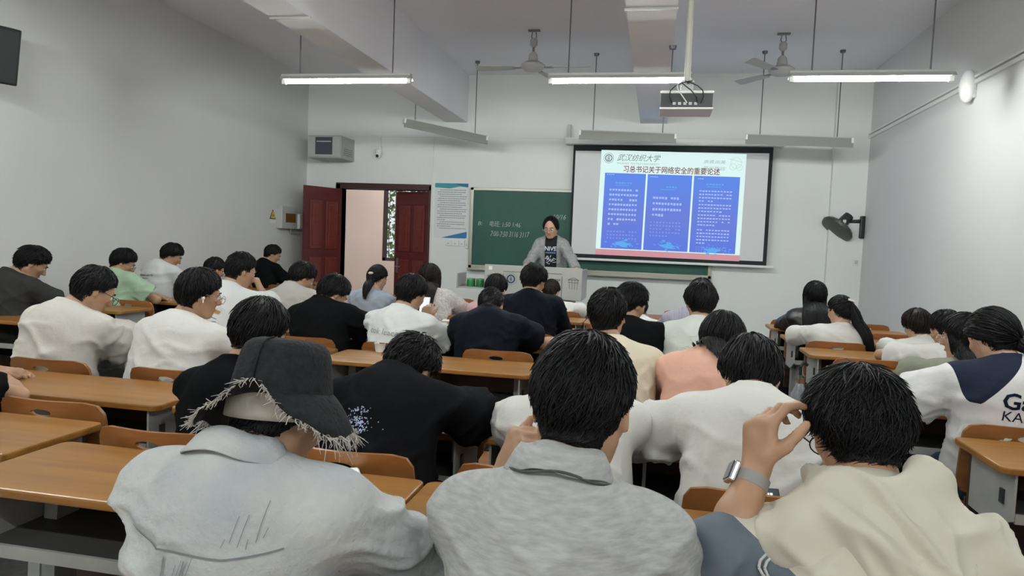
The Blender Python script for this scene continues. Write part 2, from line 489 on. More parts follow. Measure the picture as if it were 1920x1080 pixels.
stext('崇真尚美', .715, .098, .034, 1, MT['sl_lgrey'], 'slide_lettering', .15, .2)
stext('笃行致远', .715, .158, .034, 1, MT['sl_lgrey'], 'slide_lettering', .15, .2)
def sring(u, v, r0, r1, m, name, n=28, lay=1):
    mb = MB()
    for k in range(n):
        a0, a1 = 2 * math.pi * k / n, 2 * math.pi * (k + 1) / n
        f = lambda r, a: S(u + r * math.cos(a) * .74, v + r * math.sin(a), lay)
        mb.quad([f(r0, a0), f(r1, a0), f(r1, a1), f(r0, a1)])
    return slp(mb, name, m)
sring(.055, .075, .044, .049, MT['sl_lgrey'], 'slide_emblem'); sring(.055, .075, .026, .035, MT['sl_grey'], 'slide_emblem')
sring(.055, .068, .006, .012, MT['sl_grey'], 'slide_emblem'); sring(.055, .086, .006, .012, MT['sl_grey'], 'slide_emblem')
# faint line sketch in the slide's corner
sring(.935, .085, .048, .051, MT['sl_faint'], 'slide_sketch'); sring(.915, .12, .028, .031, MT['sl_faint'], 'slide_sketch'); sring(.958, .125, .026, .029, MT['sl_faint'], 'slide_sketch')
mb = MB()
for k in range(7): srect(.89 + k * .012, .905 + k * .012, .05 + .004 * k, .054 + .004 * k, 1, '', None, mb)
slp(mb, 'slide_sketch', MT['sl_faint'])['kind'] = 'stuff'
rr = random.Random(3)
def para(u0, u1, v0, lines, dv, m, ch=.0165, gap=.004, last=1.0, hh=.45):
    """blurred small print: rows of tiny character blocks"""
    mb = MB(); v = v0
    for i in range(lines):
        u = u0; end = u1 if i < lines - 1 else u0 + (u1 - u0) * last
        while u < end:
            w_ = ch * rr.uniform(.75, 1.0)
            if rr.random() > .06:
                mb_v = dv * hh * rr.uniform(.75, 1.0)
                srect(u, u + w_, v, v + mb_v, 2, '', None, mb)
            u += ch + gap
        v += dv
    slp(mb, 'slide_text', m)['kind'] = 'stuff'
para(.075, .275, .365, 8, .0465, MT['sl_text'], last=.35)
para(.385, .59, .425, 4, .054, MT['sl_text'], last=.4)
para(.70, .91, .35, 4, .031, MT['sl_text'], last=.4); para(.70, .91, .478, 3, .031, MT['sl_text'], last=.7)
para(.70, .91, .575, 4, .031, MT['sl_text'], last=.5); para(.70, .91, .715, 5, .031, MT['sl_text'], last=.25)
para(.075, .275, .765, 3, .032, MT['sl_text2'], .012, .010); para(.375, .59, .66, 5, .032, MT['sl_text2'], .012, .010, .6)
para(.70, .91, .88, 3, .02, MT['sl_text2'], .010, .008, .3)
for (u, v) in ((.115, .30), (.43, .325), (.745, .285)):
    para(u, u + .11, v, 1, .034, MT['sl_cyan']); srect(u, u + .10, v + .028, v + .033, 2, 'slide_underline', MT['sl_cyan'])
for (u, v) in ((.05, .226), (.355, .235), (.67, .238)): para(u, u + .045, v, 1, .018, MT['sl_text'], .012, .002)
mb = MB()
for (u, v) in ((.19, .885), (.505, .885), (.815, .905)):
    for k in range(46):
        du, dv_ = rr.gauss(0, .055), rr.gauss(0, .022)
        s_ = rr.uniform(.002, .007) * (1.6 if abs(du) < .04 else 1)
        srect(u + du - s_, u + du + s_, v + dv_ - s_ * .8, v + dv_ + s_ * .8, 2, '', None, mb)
    mb.quad([S(u - .06, v, 2), S(u, v + .028, 2), S(u + .06, v + .004, 2), S(u + .005, v - .02, 2)])
slp(mb, 'slide_graphic', MT['sl_cyan'])['kind'] = 'stuff'

# ------------------------------------------------------------------ things on the front wall
# poster
p0 = on_y(816, 343, D - .004); p1 = on_y(813, 445, D - .004); p2 = on_y(878, 347, D - .004)
pw, ph = p2.x - p0.x, p0.z - p1.z
po = empty('poster', (p1.x, D, p1.z), 0, 'white notice poster with teal and blue corners beside the door', 'poster')
MT['paper'] = mat('paper', (0.74, 0.77, 0.77), 0.7)
MB().box(0, pw, -.006, 0, 0, ph).build('sheet', MT['paper'], po)
MB().prism([(0, -.007, ph), (pw, -.007, ph), (pw, -.007, ph * .93), (pw * .75, -.007, ph * .945), (pw * .45, -.007, ph * .905), (0, -.007, ph * .92)], (0, .0008, 0)).build('header_band', mat('teal_print', (0.05, .33, .40), .6), po)
MB().prism([(pw * .55, -.008, ph), (pw, -.008, ph), (pw, -.008, ph * .935), (pw * .8, -.008, ph * .955)], (0, .0008, 0)).build('header_corner', mat('blue_print', (0.03, .17, .30), .6), po)
MB().prism([(pw * .22, -.007, 0), (pw, -.007, 0), (pw, -.007, ph * .125)], (0, .0008, 0)).build('footer_corner', mat('blue_print2', (0.03, .20, .42), .6), po)
mb = MB(); rr = random.Random(5)
for k in range(19):
    z = ph * .87 - k * ph * .039
    x = pw * (.16 if k % 3 == 0 else .09); e = pw * (.93 if k % 3 != 2 else rr.uniform(.3, .9))
    while x < e:
        w_ = rr.uniform(.012, .03); mb.quad([(x, -.0072, z), (x + w_, -.0072, z), (x + w_, -.0072, z + .012), (x, -.0072, z + .012)]); x += w_ + .006
mb.build('small_print', mat('print_grey', (.30, .32, .34), .7), po)['kind'] = 'stuff'
# sockets below the poster
sw = on_y(835, 461, D)
for k, (x0, x1, y0, y1) in enumerate(((835, 847, 450, 460), (848, 860, 450.5, 460.5), (861, 871, 451, 462), (872, 879, 447, 466))):
    a = on_y(x0, y1, D); b = on_y(x1, y0, D)
    s = empty('wall_socket', ((a.x + b.x) / 2, D, a.z), 0, 'small white wall socket under the notice poster', 'socket', 'row of sockets under the poster')
    if k == 3: s['label'] = 'tall narrow white switch box at the lower chalkboard corner'; del s['group']
    hw = (b.x - a.x) / 2
    MB().box(-hw, hw, -.018, 0, 0, b.z - a.z, .004).build('face_plate', MT['white_plastic'], s)
    MB().box(-hw * .3, hw * .3, -.0185, -.017, (b.z - a.z) * .25, (b.z - a.z) * .5).build('slot', MT['grey_plastic'], s)
# network cabinet
YF = 9.92
a = on_y(577, 300, YF); b = on_y(640, 254, YF)
nc = empty('network_cabinet', ((a.x + b.x) / 2, D, on_y(600, 296, YF).z), 0, 'grey wall-mounted network cabinet with smoked glass door high above the open door', 'cabinet')
hw = (b.x - a.x) / 2; ch = b.z - nc.location.z
MB().box(-hw, hw, YF - D, 0, 0, ch, .008).build('body', mat('cabinet_grey', (.40, .41, .39), .5), nc)
dr = MB().box(-hw + .01, hw - .01, YF - D - .02, YF - D, .015, ch - .015, .006).build('cabinet_door', mat('cabinet_grey2', (.44, .45, .43), .5), nc)
MB().box(-hw + .13, hw - .13, YF - D - .025, YF - D - .018, .05, ch - .03).build('glass_pane', MT['glass'], dr)
MB().box(-hw + .15, hw - .15, YF - D - .027, YF - D - .024, ch - .10, ch - .085).build('cable_strip', MT['grey_plastic'], dr)
for k in range(4): MB().box(hw - .002, hw + .002, -.38, -.08, .06 + k * .03, .07 + k * .03).build('vent_slot', MT['rod'], nc)
# dome camera
c = on_y(710, 288, D - .07)
sc_ = empty('security_camera', (c.x, D, c.z), 0, 'white dome security camera on the front wall beside the cabinet', 'camera')
MB().box(-.035, .035, -.07, 0, .04, .12, .012).build('wall_bracket', MT['white_plastic'], sc_, smooth=True)
MB().lathe([(.045, -.02), (.055, 0), (.055, .05), (.035, .07)], (0, -.075, 0), 20).build('housing', MT['white_plastic'], sc_, smooth=True)
MB().sphere((0, -.085, -.03), .048, n=16).build('camera_ball', MT['white_plastic'], sc_, smooth=True)
MB().sphere((0.0, -.123, -.04), .024, n=12).build('lens', MT['black'], sc_, smooth=True)
MB().box(-.012, .012, -.02, 0, .12, zc1 - c.z).build('cable_duct', MT['white_plastic'], sc_)
# fuse boxes and warning sign on the left wall
def lw(px, py): return on_x(px, py, XL)
a = lw(518, 428); b = lw(548, 388)
fb = empty('fuse_box', (XL, (a.y + b.y) / 2, a.z), 0, 'grey fuse box with amber window on the left wall', 'fuse box')
hl = abs(b.y - a.y) / 2; fh = b.z - a.z
MB().box(0, .09, -hl, hl, 0, fh, .01).build('body', MT['grey_plastic'], fb)
MB().box(.088, .096, -hl * .55, hl * .75, fh * .28, fh * .68, .004).build('amber_window', mat('amber', (.17, .075, .012), .2), fb)
MB().tube([(.03, hl * .6, 0), (.03, hl * .6, -.06), (.03, hl * 1.9, -.06)], .008).build('conduit', MT['grey_plastic'], fb)
a2 = lw(548, 429); b2 = lw(567, 403)
fb2 = empty('meter_box', (XL, (a2.y + b2.y) / 2, a2.z), 0, 'small white meter box with dark side next to the fuse box', 'meter box')
hl2 = abs(b2.y - a2.y) / 2
MB().box(0, .12, -hl2, hl2 * .2, 0, b2.z - a2.z, .01).build('body', MT['white_plastic'], fb2)
MB().box(0, .10, hl2 * .2, hl2, .03, b2.z - a2.z - .06, .004).build('meter_dial', mat('meter_blue', (.02, .03, .08), .3), fb2)
a = lw(505, 418); b = lw(517, 393)
ws = empty('warning_sign', (XL, (a.y + b.y) / 2, a.z), 0, 'yellow triangular electricity warning sign on the left wall', 'sign')
h_ = b.z - a.z; l_ = abs(b.y - a.y) / 2
MB().prism([(0.002, -l_, h_ * .3), (0.002, l_, h_ * .3), (0.002, 0, h_)], (.003, 0, 0)).build('triangle', MT['black'], ws)
MB().prism([(0.005, -l_ * .72, h_ * .36), (0.005, l_ * .72, h_ * .36), (0.005, 0, h_ * .9)], (.002, 0, 0)).build('yellow_field', mat('sign_yellow', (.75, .55, .03), .5), ws)
MB().prism([(0.007, -l_ * .15, h_ * .6), (0.007, l_ * .2, h_ * .62), (0.007, 0.0, h_ * .42)], (.001, 0, 0)).build('bolt_mark', MT['black'], ws)
MB().box(.001, .004, -l_ * .9, l_ * .9, 0, h_ * .22).build('caption_strip', MT['white_plastic'], ws)
# speaker at the left edge
c = on_x(-14, 100, XL + .22)
sp = empty('loudspeaker', (XL, c.y, c.z), 0, 'black loudspeaker box on a bracket high on the left wall', 'speaker')
sr = MB().box(-.10, .10, -.14, .14, -.22, .22, .012).build('cabinet_box', MT['black'], sp, (.24, 0, 0), (0, math.radians(14), math.radians(-25)))
MB().box(.098, .106, -.12, .12, -.2, .2).build('grille', MT['dark'], sr)
MB().box(.106, .109, -.05, -.02, -.19, -.17).build('badge', MT['chrome'], sr)
MB().cyl((0, 0, 0), (.16, 0, 0), .02).build('bracket', MT['rod'], sp)
MB().cyl((.02, 0, .1), (.02, 0, HC - c.z), .012).build('cable_pipe', MT['white_plastic'], sp)
# emergency lamp on the right wall
c = on_x(1828, 162, XR)
el = empty('wall_lamp', (XR, c.y, c.z), 0, 'white capsule-shaped lamp housing on the right wall below the conduit', 'lamp')
MB().sphere((-.06, 0, 0), .085, .8, .9, 1.75, 20).build('housing', MT['white_plastic'], el, smooth=True)
MB().box(-.03, 0, -.05, .05, -.11, .11, .01).build('back_plate', MT['grey_plastic'], el)
# wall socket low on the front corner
c = on_y(1608, 492, D - .1)
s = empty('wall_switch', (c.x - .02, D - .1, c.z), 0, 'small white switch in the corner under the wall fan', 'switch')
MB().box(-.045, .045, -.012, 0, -.045, .045, .004).build('face_plate', MT['white_plastic'], s)
MB().box(-.02, .02, -.016, -.011, -.025, .025).build('rocker', MT['grey_plastic'], s)
# wall fan
c = on_x(1620, 425, XR)
wf = empty('wall_fan', (XR, c.y, c.z), 0, 'black wall fan tilted downward in the front right corner', 'fan')
MB().box(-.06, 0, -.06, .06, -.16, .14, .015).build('wall_mount', MT['black'], wf)
MB().cyl((-.03, 0, .07), (-.24, 0, .06), .028, .022).build('arm', MT['black'], wf, smooth=True)
fh_ = empty('fan_head', (-.27, -.02, .04)); fh_.parent = wf
ax = Vector((-.62, -.25, -.74)).normalized()
MB().cyl(ax * -.12, Vector((0, 0, 0)) + ax * .05, .065, .075, 18).build('motor', MT['dark'], wf, (-.27, -.02, .05), smooth=True)
Mh = ax.to_track_quat('Z', 'Y').to_matrix()
g = MB()
g.lathe([(.05, 0), (.12, .0), (.205, .03), (.225, .06), (.215, .09), (.10, .115), (.04, .118)], (0, 0, 0), 32, Mh)
g.build('guard', mat('fan_guard', (.055, .06, .055), .4), wf, Vector((-.27, -.02, .05)) + ax * .06, smooth=True)
bpy.data.objects.remove(fh_)
for k in range(20):
    a_ = 2 * math.pi * k / 20
    pts = [Mh @ Vector((r * math.cos(a_), r * math.sin(a_), z)) for r, z in ((.05, -.004), (.12, -.004), (.207, .028), (.229, .06))]
    MB().tube(pts, .0025, 5).build('guard_wire', MT['grey_plastic'], wf, Vector((-.27, -.02, .05)) + ax * .06)
MB().box(-.02, .02, -.003, .003, -.02, .02).build('sticker', MT['white_plastic'], wf, Vector((-.27, -.095, .06)))

# ------------------------------------------------------------------ fluorescent lamps
MT['tube_on'] = mat('tube_lit', TUBE_COL, .5, emit=TUBE_W)
MT['tube_off'] = mat('tube_unlit', (.8, .8, .78), .3)
def lamp(name, x0, x1, Y, z, lit, label, group, Y2=None, z2=None, rods=True, asym=False):
    """hanging batten between (x0,Y,z) and (x1,Y2,z2)"""
    Y2 = Y if Y2 is None else Y2; z2 = z if z2 is None else z2
    a = Vector((x0, Y, z)); b = Vector((x1, Y2, z2)); L = (b - a).length; mid = (a + b) / 2
    r = empty(name, mid, 0, label, 'lamp', group)
    r.rotation_euler = (b - a).to_track_quat('X', 'Z').to_euler()
    if not asym:
        MB().box(-L / 2, L / 2, -.03, .03, .0, .05, .006).build('housing', MT['lamp_body'], r)
        MB().prism([(-L / 2, -.03, .03), (-L / 2, -.075, -.005), (-L / 2, -.07, -.008), (-L / 2, -.025, .02)], (L, 0, 0)).build('reflector', MT['lamp_body'], r)
        MB().prism([(-L / 2, .03, .03), (-L / 2, .075, -.005), (-L / 2, .07, -.008), (-L / 2, .025, .02)], (L, 0, 0)).build('reflector', MT['lamp_body'], r)
        MB().cyl((-L / 2 + .04, 0, -.022), (L / 2 - .04, 0, -.022), .017, n=12).build('tube', MT['tube_on'] if lit else MT['tube_off'], r, smooth=True)
        for s in (-1, 1): MB().box(s * (L / 2 - .02) - .02, s * (L / 2 - .02) + .02, -.018, .018, -.045, .01, .004).build('tube_holder', MT['white_plastic'], r)
    else:
        MB().prism([(-L / 2, -.05, .03), (-L / 2, .05, .05), (-L / 2, .05, .055), (-L / 2, -.05, .036)], (L, 0, 0)).build('housing', MT['lamp_body'], r)
        MB().prism([(-L / 2, -.05, .03), (-L / 2, -.085, -.085), (-L / 2, -.078, -.087), (-L / 2, -.043, .03)], (L, 0, 0)).build('reflector', MT['reflector'], r)
        MB().cyl((-L / 2 + .02, .0, -.01), (L / 2 - .02, .0, -.01), .016, n=10).build('tube', MT['tube_off'], r)
        for s in (-1, 1): MB().box(s * (L / 2 - .012) - .012, s * (L / 2 - .012) + .012, -.075, .03, -.03, .03, .003).build('end_cap', MT['white_plastic'], r)
    if rods:
        inv = r.matrix_basis.inverted() if False else (Matrix.Translation(mid) @ r.rotation_euler.to_matrix().to_4x4()).inverted()
        for s in (-1, 1):
            p = a.lerp(b, .5 + s * .36) + Vector((0, 0, .04))
            top = Vector((p.x, p.y, HC))
            for bm_ in (BEAMS):
                if bm_[0] < p.x < bm_[1]: top.z = 3.2
            MB().cyl(inv @ p, inv @ top, .0065, n=6).build('hanging_rod', MT['rod'], r)
            MB().cyl(inv @ (top - Vector((0, 0, .03))), inv @ top, .03, .035, 10).build('ceiling_rose', MT['rod'], r)
    return r
BEAMS = ((-3.20, -2.86), (-0.31, 0.06))
zl = 2.93
g = 'lit hanging tube lamps'
lamp('tube_lamp', -3.66, -2.34, 6.45, zl, True, 'lit hanging tube lamp crossing under the beam by the left wall', g)
lamp('tube_lamp', -1.03, .23, 6.45, zl - .01, True, 'lit hanging tube lamp beside the projector pole', g)
lamp('tube_lamp', 1.03, 2.30, 6.45, zl - .005, True, 'lit hanging tube lamp beside the right wall', g)
for yy in (2.9, -.7):
    for (xa_, xb_) in ((-4.55, -3.3), (-1.9, -.65), (.75, 2.0)):
        lamp('tube_lamp', xa_, xb_, yy, zl, True, 'lit hanging tube lamp over the back rows of desks', 'lit lamps over the back rows')
lamp('tube_lamp', -4.9, -3.7, D + 1.4, 3.15, True, 'added unseen tube lamp brightening the corridor behind the open door', g, rods=False)  # added out of view to warm and brighten the corridor
g = 'unlit board lamps'
lamp('board_lamp', -3.36, -2.40, 9.0, 2.975, False, 'unlit grey board lamp hanging askew near the door', g, 9.72, 2.86, asym=True)
l0 = on_y(1087, 250, 9.3); l1 = on_y(1268, 257, 9.3)
lamp('board_lamp', l0.x, l1.x, 9.3, l0.z, False, 'unlit grey board lamp in front of the screen, under the middle beam', g, None, l1.z, asym=True)
l0 = on_y(1397, 258, 9.3); l1 = on_y(1598, 265, 9.3)
lamp('board_lamp', l0.x, l1.x, 9.3, l0.z, False, 'unlit grey board lamp in front of the screen, near the right wall', g, None, l1.z, asym=True)

# ------------------------------------------------------------------ ceiling fans
MT['fan'] = mat('fan_enamel', (.44, .44, .43), .45)
MT['fan_dark'] = mat('fan_dark_steel', (.2, .2, .21), .45)  # darker grey steel of the hooks, rods and blade arms
def ceiling_fan(px, py, hubpx, hubpy, angs, label):
    v = ray(px, py); t = (HC - ZC) / v.z; top = CAM_POS + v * t
    hub = on_y(hubpx, hubpy, top.y)
    r = empty('ceiling_fan', top, 0, label, 'fan', 'ceiling fans')
    dz = hub.z - HC
    MB().box(-.07, .07, -.02, .02, -.02, 0, .004).build('ceiling_hook', MT['fan_dark'], r)
    MB().tube([(-.02, 0, -.02), (-.03, 0, -.08), (0, 0, -.12), (.03, 0, -.08), (.02, 0, -.02)], .006).build('shackle', MT['fan_dark'], r)
    MB().lathe([(.02, -.20), (.045, -.17), (.045, -.12), (.03, -.10)], (0, 0, 0), 16).build('upper_canopy', MT['fan'], r, smooth=True)
    MB().cyl((0, 0, -.15), (0, 0, dz + .05), .014).build('down_rod', MT['fan_dark'], r)
    MB().lathe([(.025, dz + .16), (.05, dz + .13), (.06, dz + .06), (.04, dz + .05)], (0, 0, 0), 18).build('lower_canopy', MT['fan'], r, smooth=True)
    MB().lathe([(.03, dz - .065), (.10, dz - .05), (.145, dz - .01), (.145, dz + .01), (.08, dz + .05), (.04, dz + .06)], (0, 0, 0), 28).build('motor', MT['fan'], r, smooth=True)
    for a in angs:
        c_, s_ = math.cos(math.radians(a)), math.sin(math.radians(a))
        mb = MB()
        M = Matrix(((c_, -s_, 0), (s_, c_, 0), (0, 0, 1)))
        for (x0, x1, w0, w1, z0) in ((.13, .24, .03, .035, 0.0),):
            mb.prism([M @ Vector(p) + Vector((0, 0, dz - .02)) for p in ((x0, -w0, 0), (x1, -w1, 0), (x1, w1, 0), (x0, w0, 0))], (0, 0, .006))
        arm = mb.build('blade_arm', MT['fan_dark'], r)
        mb = MB()
        mb.prism([M @ Vector(p) + Vector((0, 0, dz - .02)) for p in ((.22, -.05, -.008), (.66, -.068, -.012), (.68, -.05, -.012), (.68, .05, .012), (.66, .068, .014), (.22, .05, .008))], (0, 0, .005))
        mb.build('blade', MT['fan'], r)
    return r
ceiling_fan(1002, 56, 998, 124, (178, -62 + 60, 75), 'white three-blade ceiling fan between the two beams')
ceiling_fan(1470, 62, 1468, 132, (2, 128, 232), 'white three-blade ceiling fan near the right wall')

# ------------------------------------------------------------------ projector
c = on_y(1286, 195, 5.05)
pj = empty('projector', (c.x, c.y, HC), 0, 'white ceiling projector on a long pole with loose cables', 'projector')
zb = c.z - HC
MB().cyl((.0, 0, 0), (0, 0, zb + .12), .021, n=16).build('pole', mat('pole_enamel', (.42, .41, .36), .45), pj, smooth=True)
MB().cyl((0, 0, -.01), (0, 0, 0), .07).build('ceiling_plate', MT['grey_plastic'], pj)
MB().cyl((-.04, 0, -.5 + 0.0), (.04, 0, -.5), .008).build('pole_bolt', MT['rod'], pj)
MB().box(-.04, .04, -.04, .04, zb + .07, zb + .125, .004).build('mount', MT['grey_plastic'], pj)
MB().box(-.175, .175, -.13, .16, zb + .045, zb + .065, .008).build('top_shell', MT['white_plastic'], pj)
MB().box(-.175, .175, -.13, .16, zb - .06, zb - .045, .008).build('bottom_shell', MT['white_plastic'], pj)
MB().box(-.168, .168, -.122, .155, zb - .05, zb + .05).build('port_panel', MT['dark'], pj)
for k in range(5): MB().box(-.09 + k * .035, -.07 + k * .035, -.127, -.12, zb - .03, zb - .012).build('port', MT['grey_plastic'], pj)
rr = random.Random(2)
for k, m_ in enumerate((MT['black'], MT['white_plastic'], MT['black'], MT['black'])):
    x0 = -.08 + k * .05
    pts = [Vector((0.01, -.02, zb + .14))]
    for i in range(1, 9):
        t = i / 8
        pts.append(Vector((x0 * t + .05 * math.sin(t * 6 + k), -.02 - .14 * math.sin(t * 2.2), zb + .14 - .16 * t + .05 * math.sin(t * 3.1))))
    MB().tube(pts, .004, 5).build('cable', m_, pj)
MB().lathe([(.03, .0), (.03, .03)], (.08, .16, zb), 14, Matrix.Rotation(math.radians(-90), 3, 'X')).build('lens', MT['glass'], pj)

# ------------------------------------------------------------------ podium
YP = 7.95
a = on_y(909, 492, YP); b = on_y(1092, 507, YP)
px0_, px1_, pz = a.x, b.x, (a.z + b.z) / 2
pd = empty('lectern_desk', ((px0_ + px1_) / 2, YP, .15), 0, 'grey steel multimedia lectern in front of the teacher', 'lectern')
hw = (px1_ - px0_) / 2; H = pz - .15
zlow = on_y(1000, 560, YP).z - .15
MB().box(-hw, hw, 0, .03, zlow, H, .006).build('front_panel', MT['podium'], pd)
MB().box(-hw + .02, hw - .02, .03, .6, H - .08, H - .05, .004).build('top_board', MT['podium'], pd)
MB().box(-hw, -hw + .03, .03, .6, zlow, H - .02, .004).build('side_panel', MT['podium'], pd)
MB().box(hw - .03, hw, .03, .6, zlow, H - .02, .004).build('side_panel', MT['podium'], pd)
MB().box(-hw + .12, hw - .12, .06, .56, 0, zlow, .006).build('cabinet_base', MT['podium'], pd)
for x in (-.6, .6): MB().box(x * hw - .003, x * hw + .003, -.002, .002, zlow + .02, H - .1).build('panel_seam', MT['line_dark'], pd)
MB().box(-.6 * hw, .6 * hw, -.002, .002, H - .075, H - .07).build('panel_seam', MT['line_dark'], pd)
# emblem, side ornaments, lettering
def ring(mb, cx, cz, r0, r1, y, a0=0, a1=360, n=28):
    for k in range(n):
        t0, t1 = math.radians(a0 + (a1 - a0) * k / n), math.radians(a0 + (a1 - a0) * (k + 1) / n)
        mb.quad([(cx + r0 * math.cos(t0), y, cz + r0 * math.sin(t0)), (cx + r1 * math.cos(t0), y, cz + r1 * math.sin(t0)),
                 (cx + r1 * math.cos(t1), y, cz + r1 * math.sin(t1)), (cx + r0 * math.cos(t1), y, cz + r0 * math.sin(t1))])
e = on_y(958, 523, YP) - pd.location
navy = mat('navy_print', (.02, .035, .10), .5)
mb = MB(); ring(mb, e.x, e.z, .034, .050, -.003); ring(mb, e.x, e.z + .012, .006, .012, -.003, n=14); ring(mb, e.x, e.z - .010, .006, .013, -.003, n=14); ring(mb, e.x, e.z, .066, .068, -.003)
mb.build('emblem', navy, pd)
for sx in (-.83, .83):
    mb = MB(); x = sx * hw; z0 = e.z + .035
    ring(mb, x, z0 - .06, .068, .072, -.003, 35, 145, 12)
    for k in range(4):
        xx = x - .04 + k * .027; mb.quad([(xx, -.003, z0 - .12), (xx + .004, -.003, z0 - .12), (xx + .002 + (k - 1.5) * .008, -.003, z0 - .01), (xx - .002 + (k - 1.5) * .008, -.003, z0 - .01)])
    mb.quad([(x - .06, -.003, z0 - .008), (x + .06, -.003, z0 - .008), (x + .06, -.003, z0 - .013), (x - .06, -.003, z0 - .013)])
    mb.quad([(x - .055, -.003, z0 - .04), (x + .055, -.003, z0 - .04), (x + .055, -.003, z0 - .044), (x - .055, -.003, z0 - .044)])
    mb.build('bell_ornament', MT['line_dark'], pd)
me = text_mesh('武汉纺织大学', .075, .3)
tx = link('lettering', me, MT['line_dark'], pd, (e.x + .11, -.003, e.z - .035), (math.pi / 2, 0, 0))
MB().box(-hw + .05, -hw + .09, -.003, 0, H - .06, H - .02).build('sticker', MT['white_plastic'], pd)
# pulled-out drawer at the lectern's side
a = on_y(863, 538, YP + .2) - pd.location
tz = a.z
dw = MB().box(a.x, -hw, .03, .42, tz, tz + .015).box(a.x, a.x + .012, .03, .42, tz, tz + .17).build('drawer', MT['podium'], pd)
MB().box(a.x - .002, a.x, .06, .38, tz + .05, tz + .12).build('drawer_front', MT['grey_plastic'], dw)
gt = empty('chalk_tin', (pd.location.x + a.x + .13, YP + .2, pd.location.z + tz + .015), 0, 'round green tin standing in the open lectern drawer', 'tin')
grn = mat('green_tin', (.02, .16, .05), .35)
MB().lathe([(.05, 0), (.052, .005), (.052, .075), (.05, .08)], (0, 0, 0), 20).build('can', grn, gt, smooth=True)
MB().lathe([(.053, .08), (.053, .095), (.03, .098)], (0, 0, 0), 20).build('lid', mat('green_lid', (.10, .32, .14), .3), gt, smooth=True)
gt2 = copy_tree(gt); gt2.location.x += .115; gt2['label'] = 'second round green tin in the drawer, beside the lectern side'
# ------------------------------------------------------------------ linked desks with seats
def rounded_top(w, d, r, z0, z1, bev=.006):
    bm = bmesh.new()
    pts = []
    for (cx, cy, a0) in ((w / 2 - r, d - r, 0), (-w / 2 + r, d - r, 90), (-w / 2 + r, r, 180), (w / 2 - r, r, 270)):
        for k in range(5):
            a = math.radians(a0 + k * 22.5); pts.append((cx + r * math.cos(a), cy + r * math.sin(a)))
    vs = [bm.verts.new((x, y, z0)) for x, y in pts]
    f = bm.faces.new(vs)
    e = bmesh.ops.extrude_face_region(bm, geom=[f])
    for v in e['geom']:
        if isinstance(v, bmesh.types.BMVert): v.co.z = z1
    bmesh.ops.recalc_face_normals(bm, faces=bm.faces)
    es = [q for q in bm.edges if abs(q.verts[0].co.z - q.verts[1].co.z) < 1e-6]
    bmesh.ops.bevel(bm, geom=es, offset=bev, segments=2, affect='EDGES', profile=.6)
    me = bpy.data.meshes.new('tabletop'); bm.to_mesh(me); bm.free(); return me

def seat_back_mesh(w=.43, h=.30, thick=.014):
    """curved plywood back with an oval grip hole, in x (width), z (height); concave towards +y"""
    n = 40; cz = h * .85
    rings = []
    for t in (0, .12, .5, 1.0):
        ring = []
        for k in range(n):
            a = 2 * math.pi * k / n
            ca, sa = math.cos(a), math.sin(a)
            ix, iz = .042 * ca, cz + .013 * sa
            ex = 7.0
            den = (abs(ca) ** ex + abs(sa) ** ex) ** (1 / ex)
            ox, oz = w / 2 * ca / den, h / 2 + h / 2 * sa / den
            x, z = ix + (ox - ix) * t, iz + (oz - iz) * t
            ring.append((x, z))
        rings.append(ring)
    V, Fc = [], []
    for side in (0, 1):
        for ring in rings:
            for (x, z) in ring:
                y = .05 * (x / (w / 2)) ** 2 - .035 * (z / h - .3) + (thick if side else 0)
                V.append((x, y, z))
    nr = len(rings); off = nr * n
    for i in range(nr - 1):
        for k in range(n):
            a, b = i * n + k, i * n + (k + 1) % n
            c, d = (i + 1) * n + (k + 1) % n, (i + 1) * n + k
            Fc.append((a, d, c, b)); Fc.append((off + a, off + b, off + c, off + d))
    for (i, fl) in ((0, False), (nr - 1, True)):
        for k in range(n):
            a, b = i * n + k, i * n + (k + 1) % n
            Fc.append((a, a + off, b + off, b) if fl else (a, b, b + off, a + off))
    me = bpy.data.meshes.new('seat_back'); me.from_pydata(V, [], Fc); me.update()
    for p in me.polygons: p.use_smooth = True
    try: me.set_sharp_from_angle(angle=math.radians(50))
    except Exception: pass
    return me

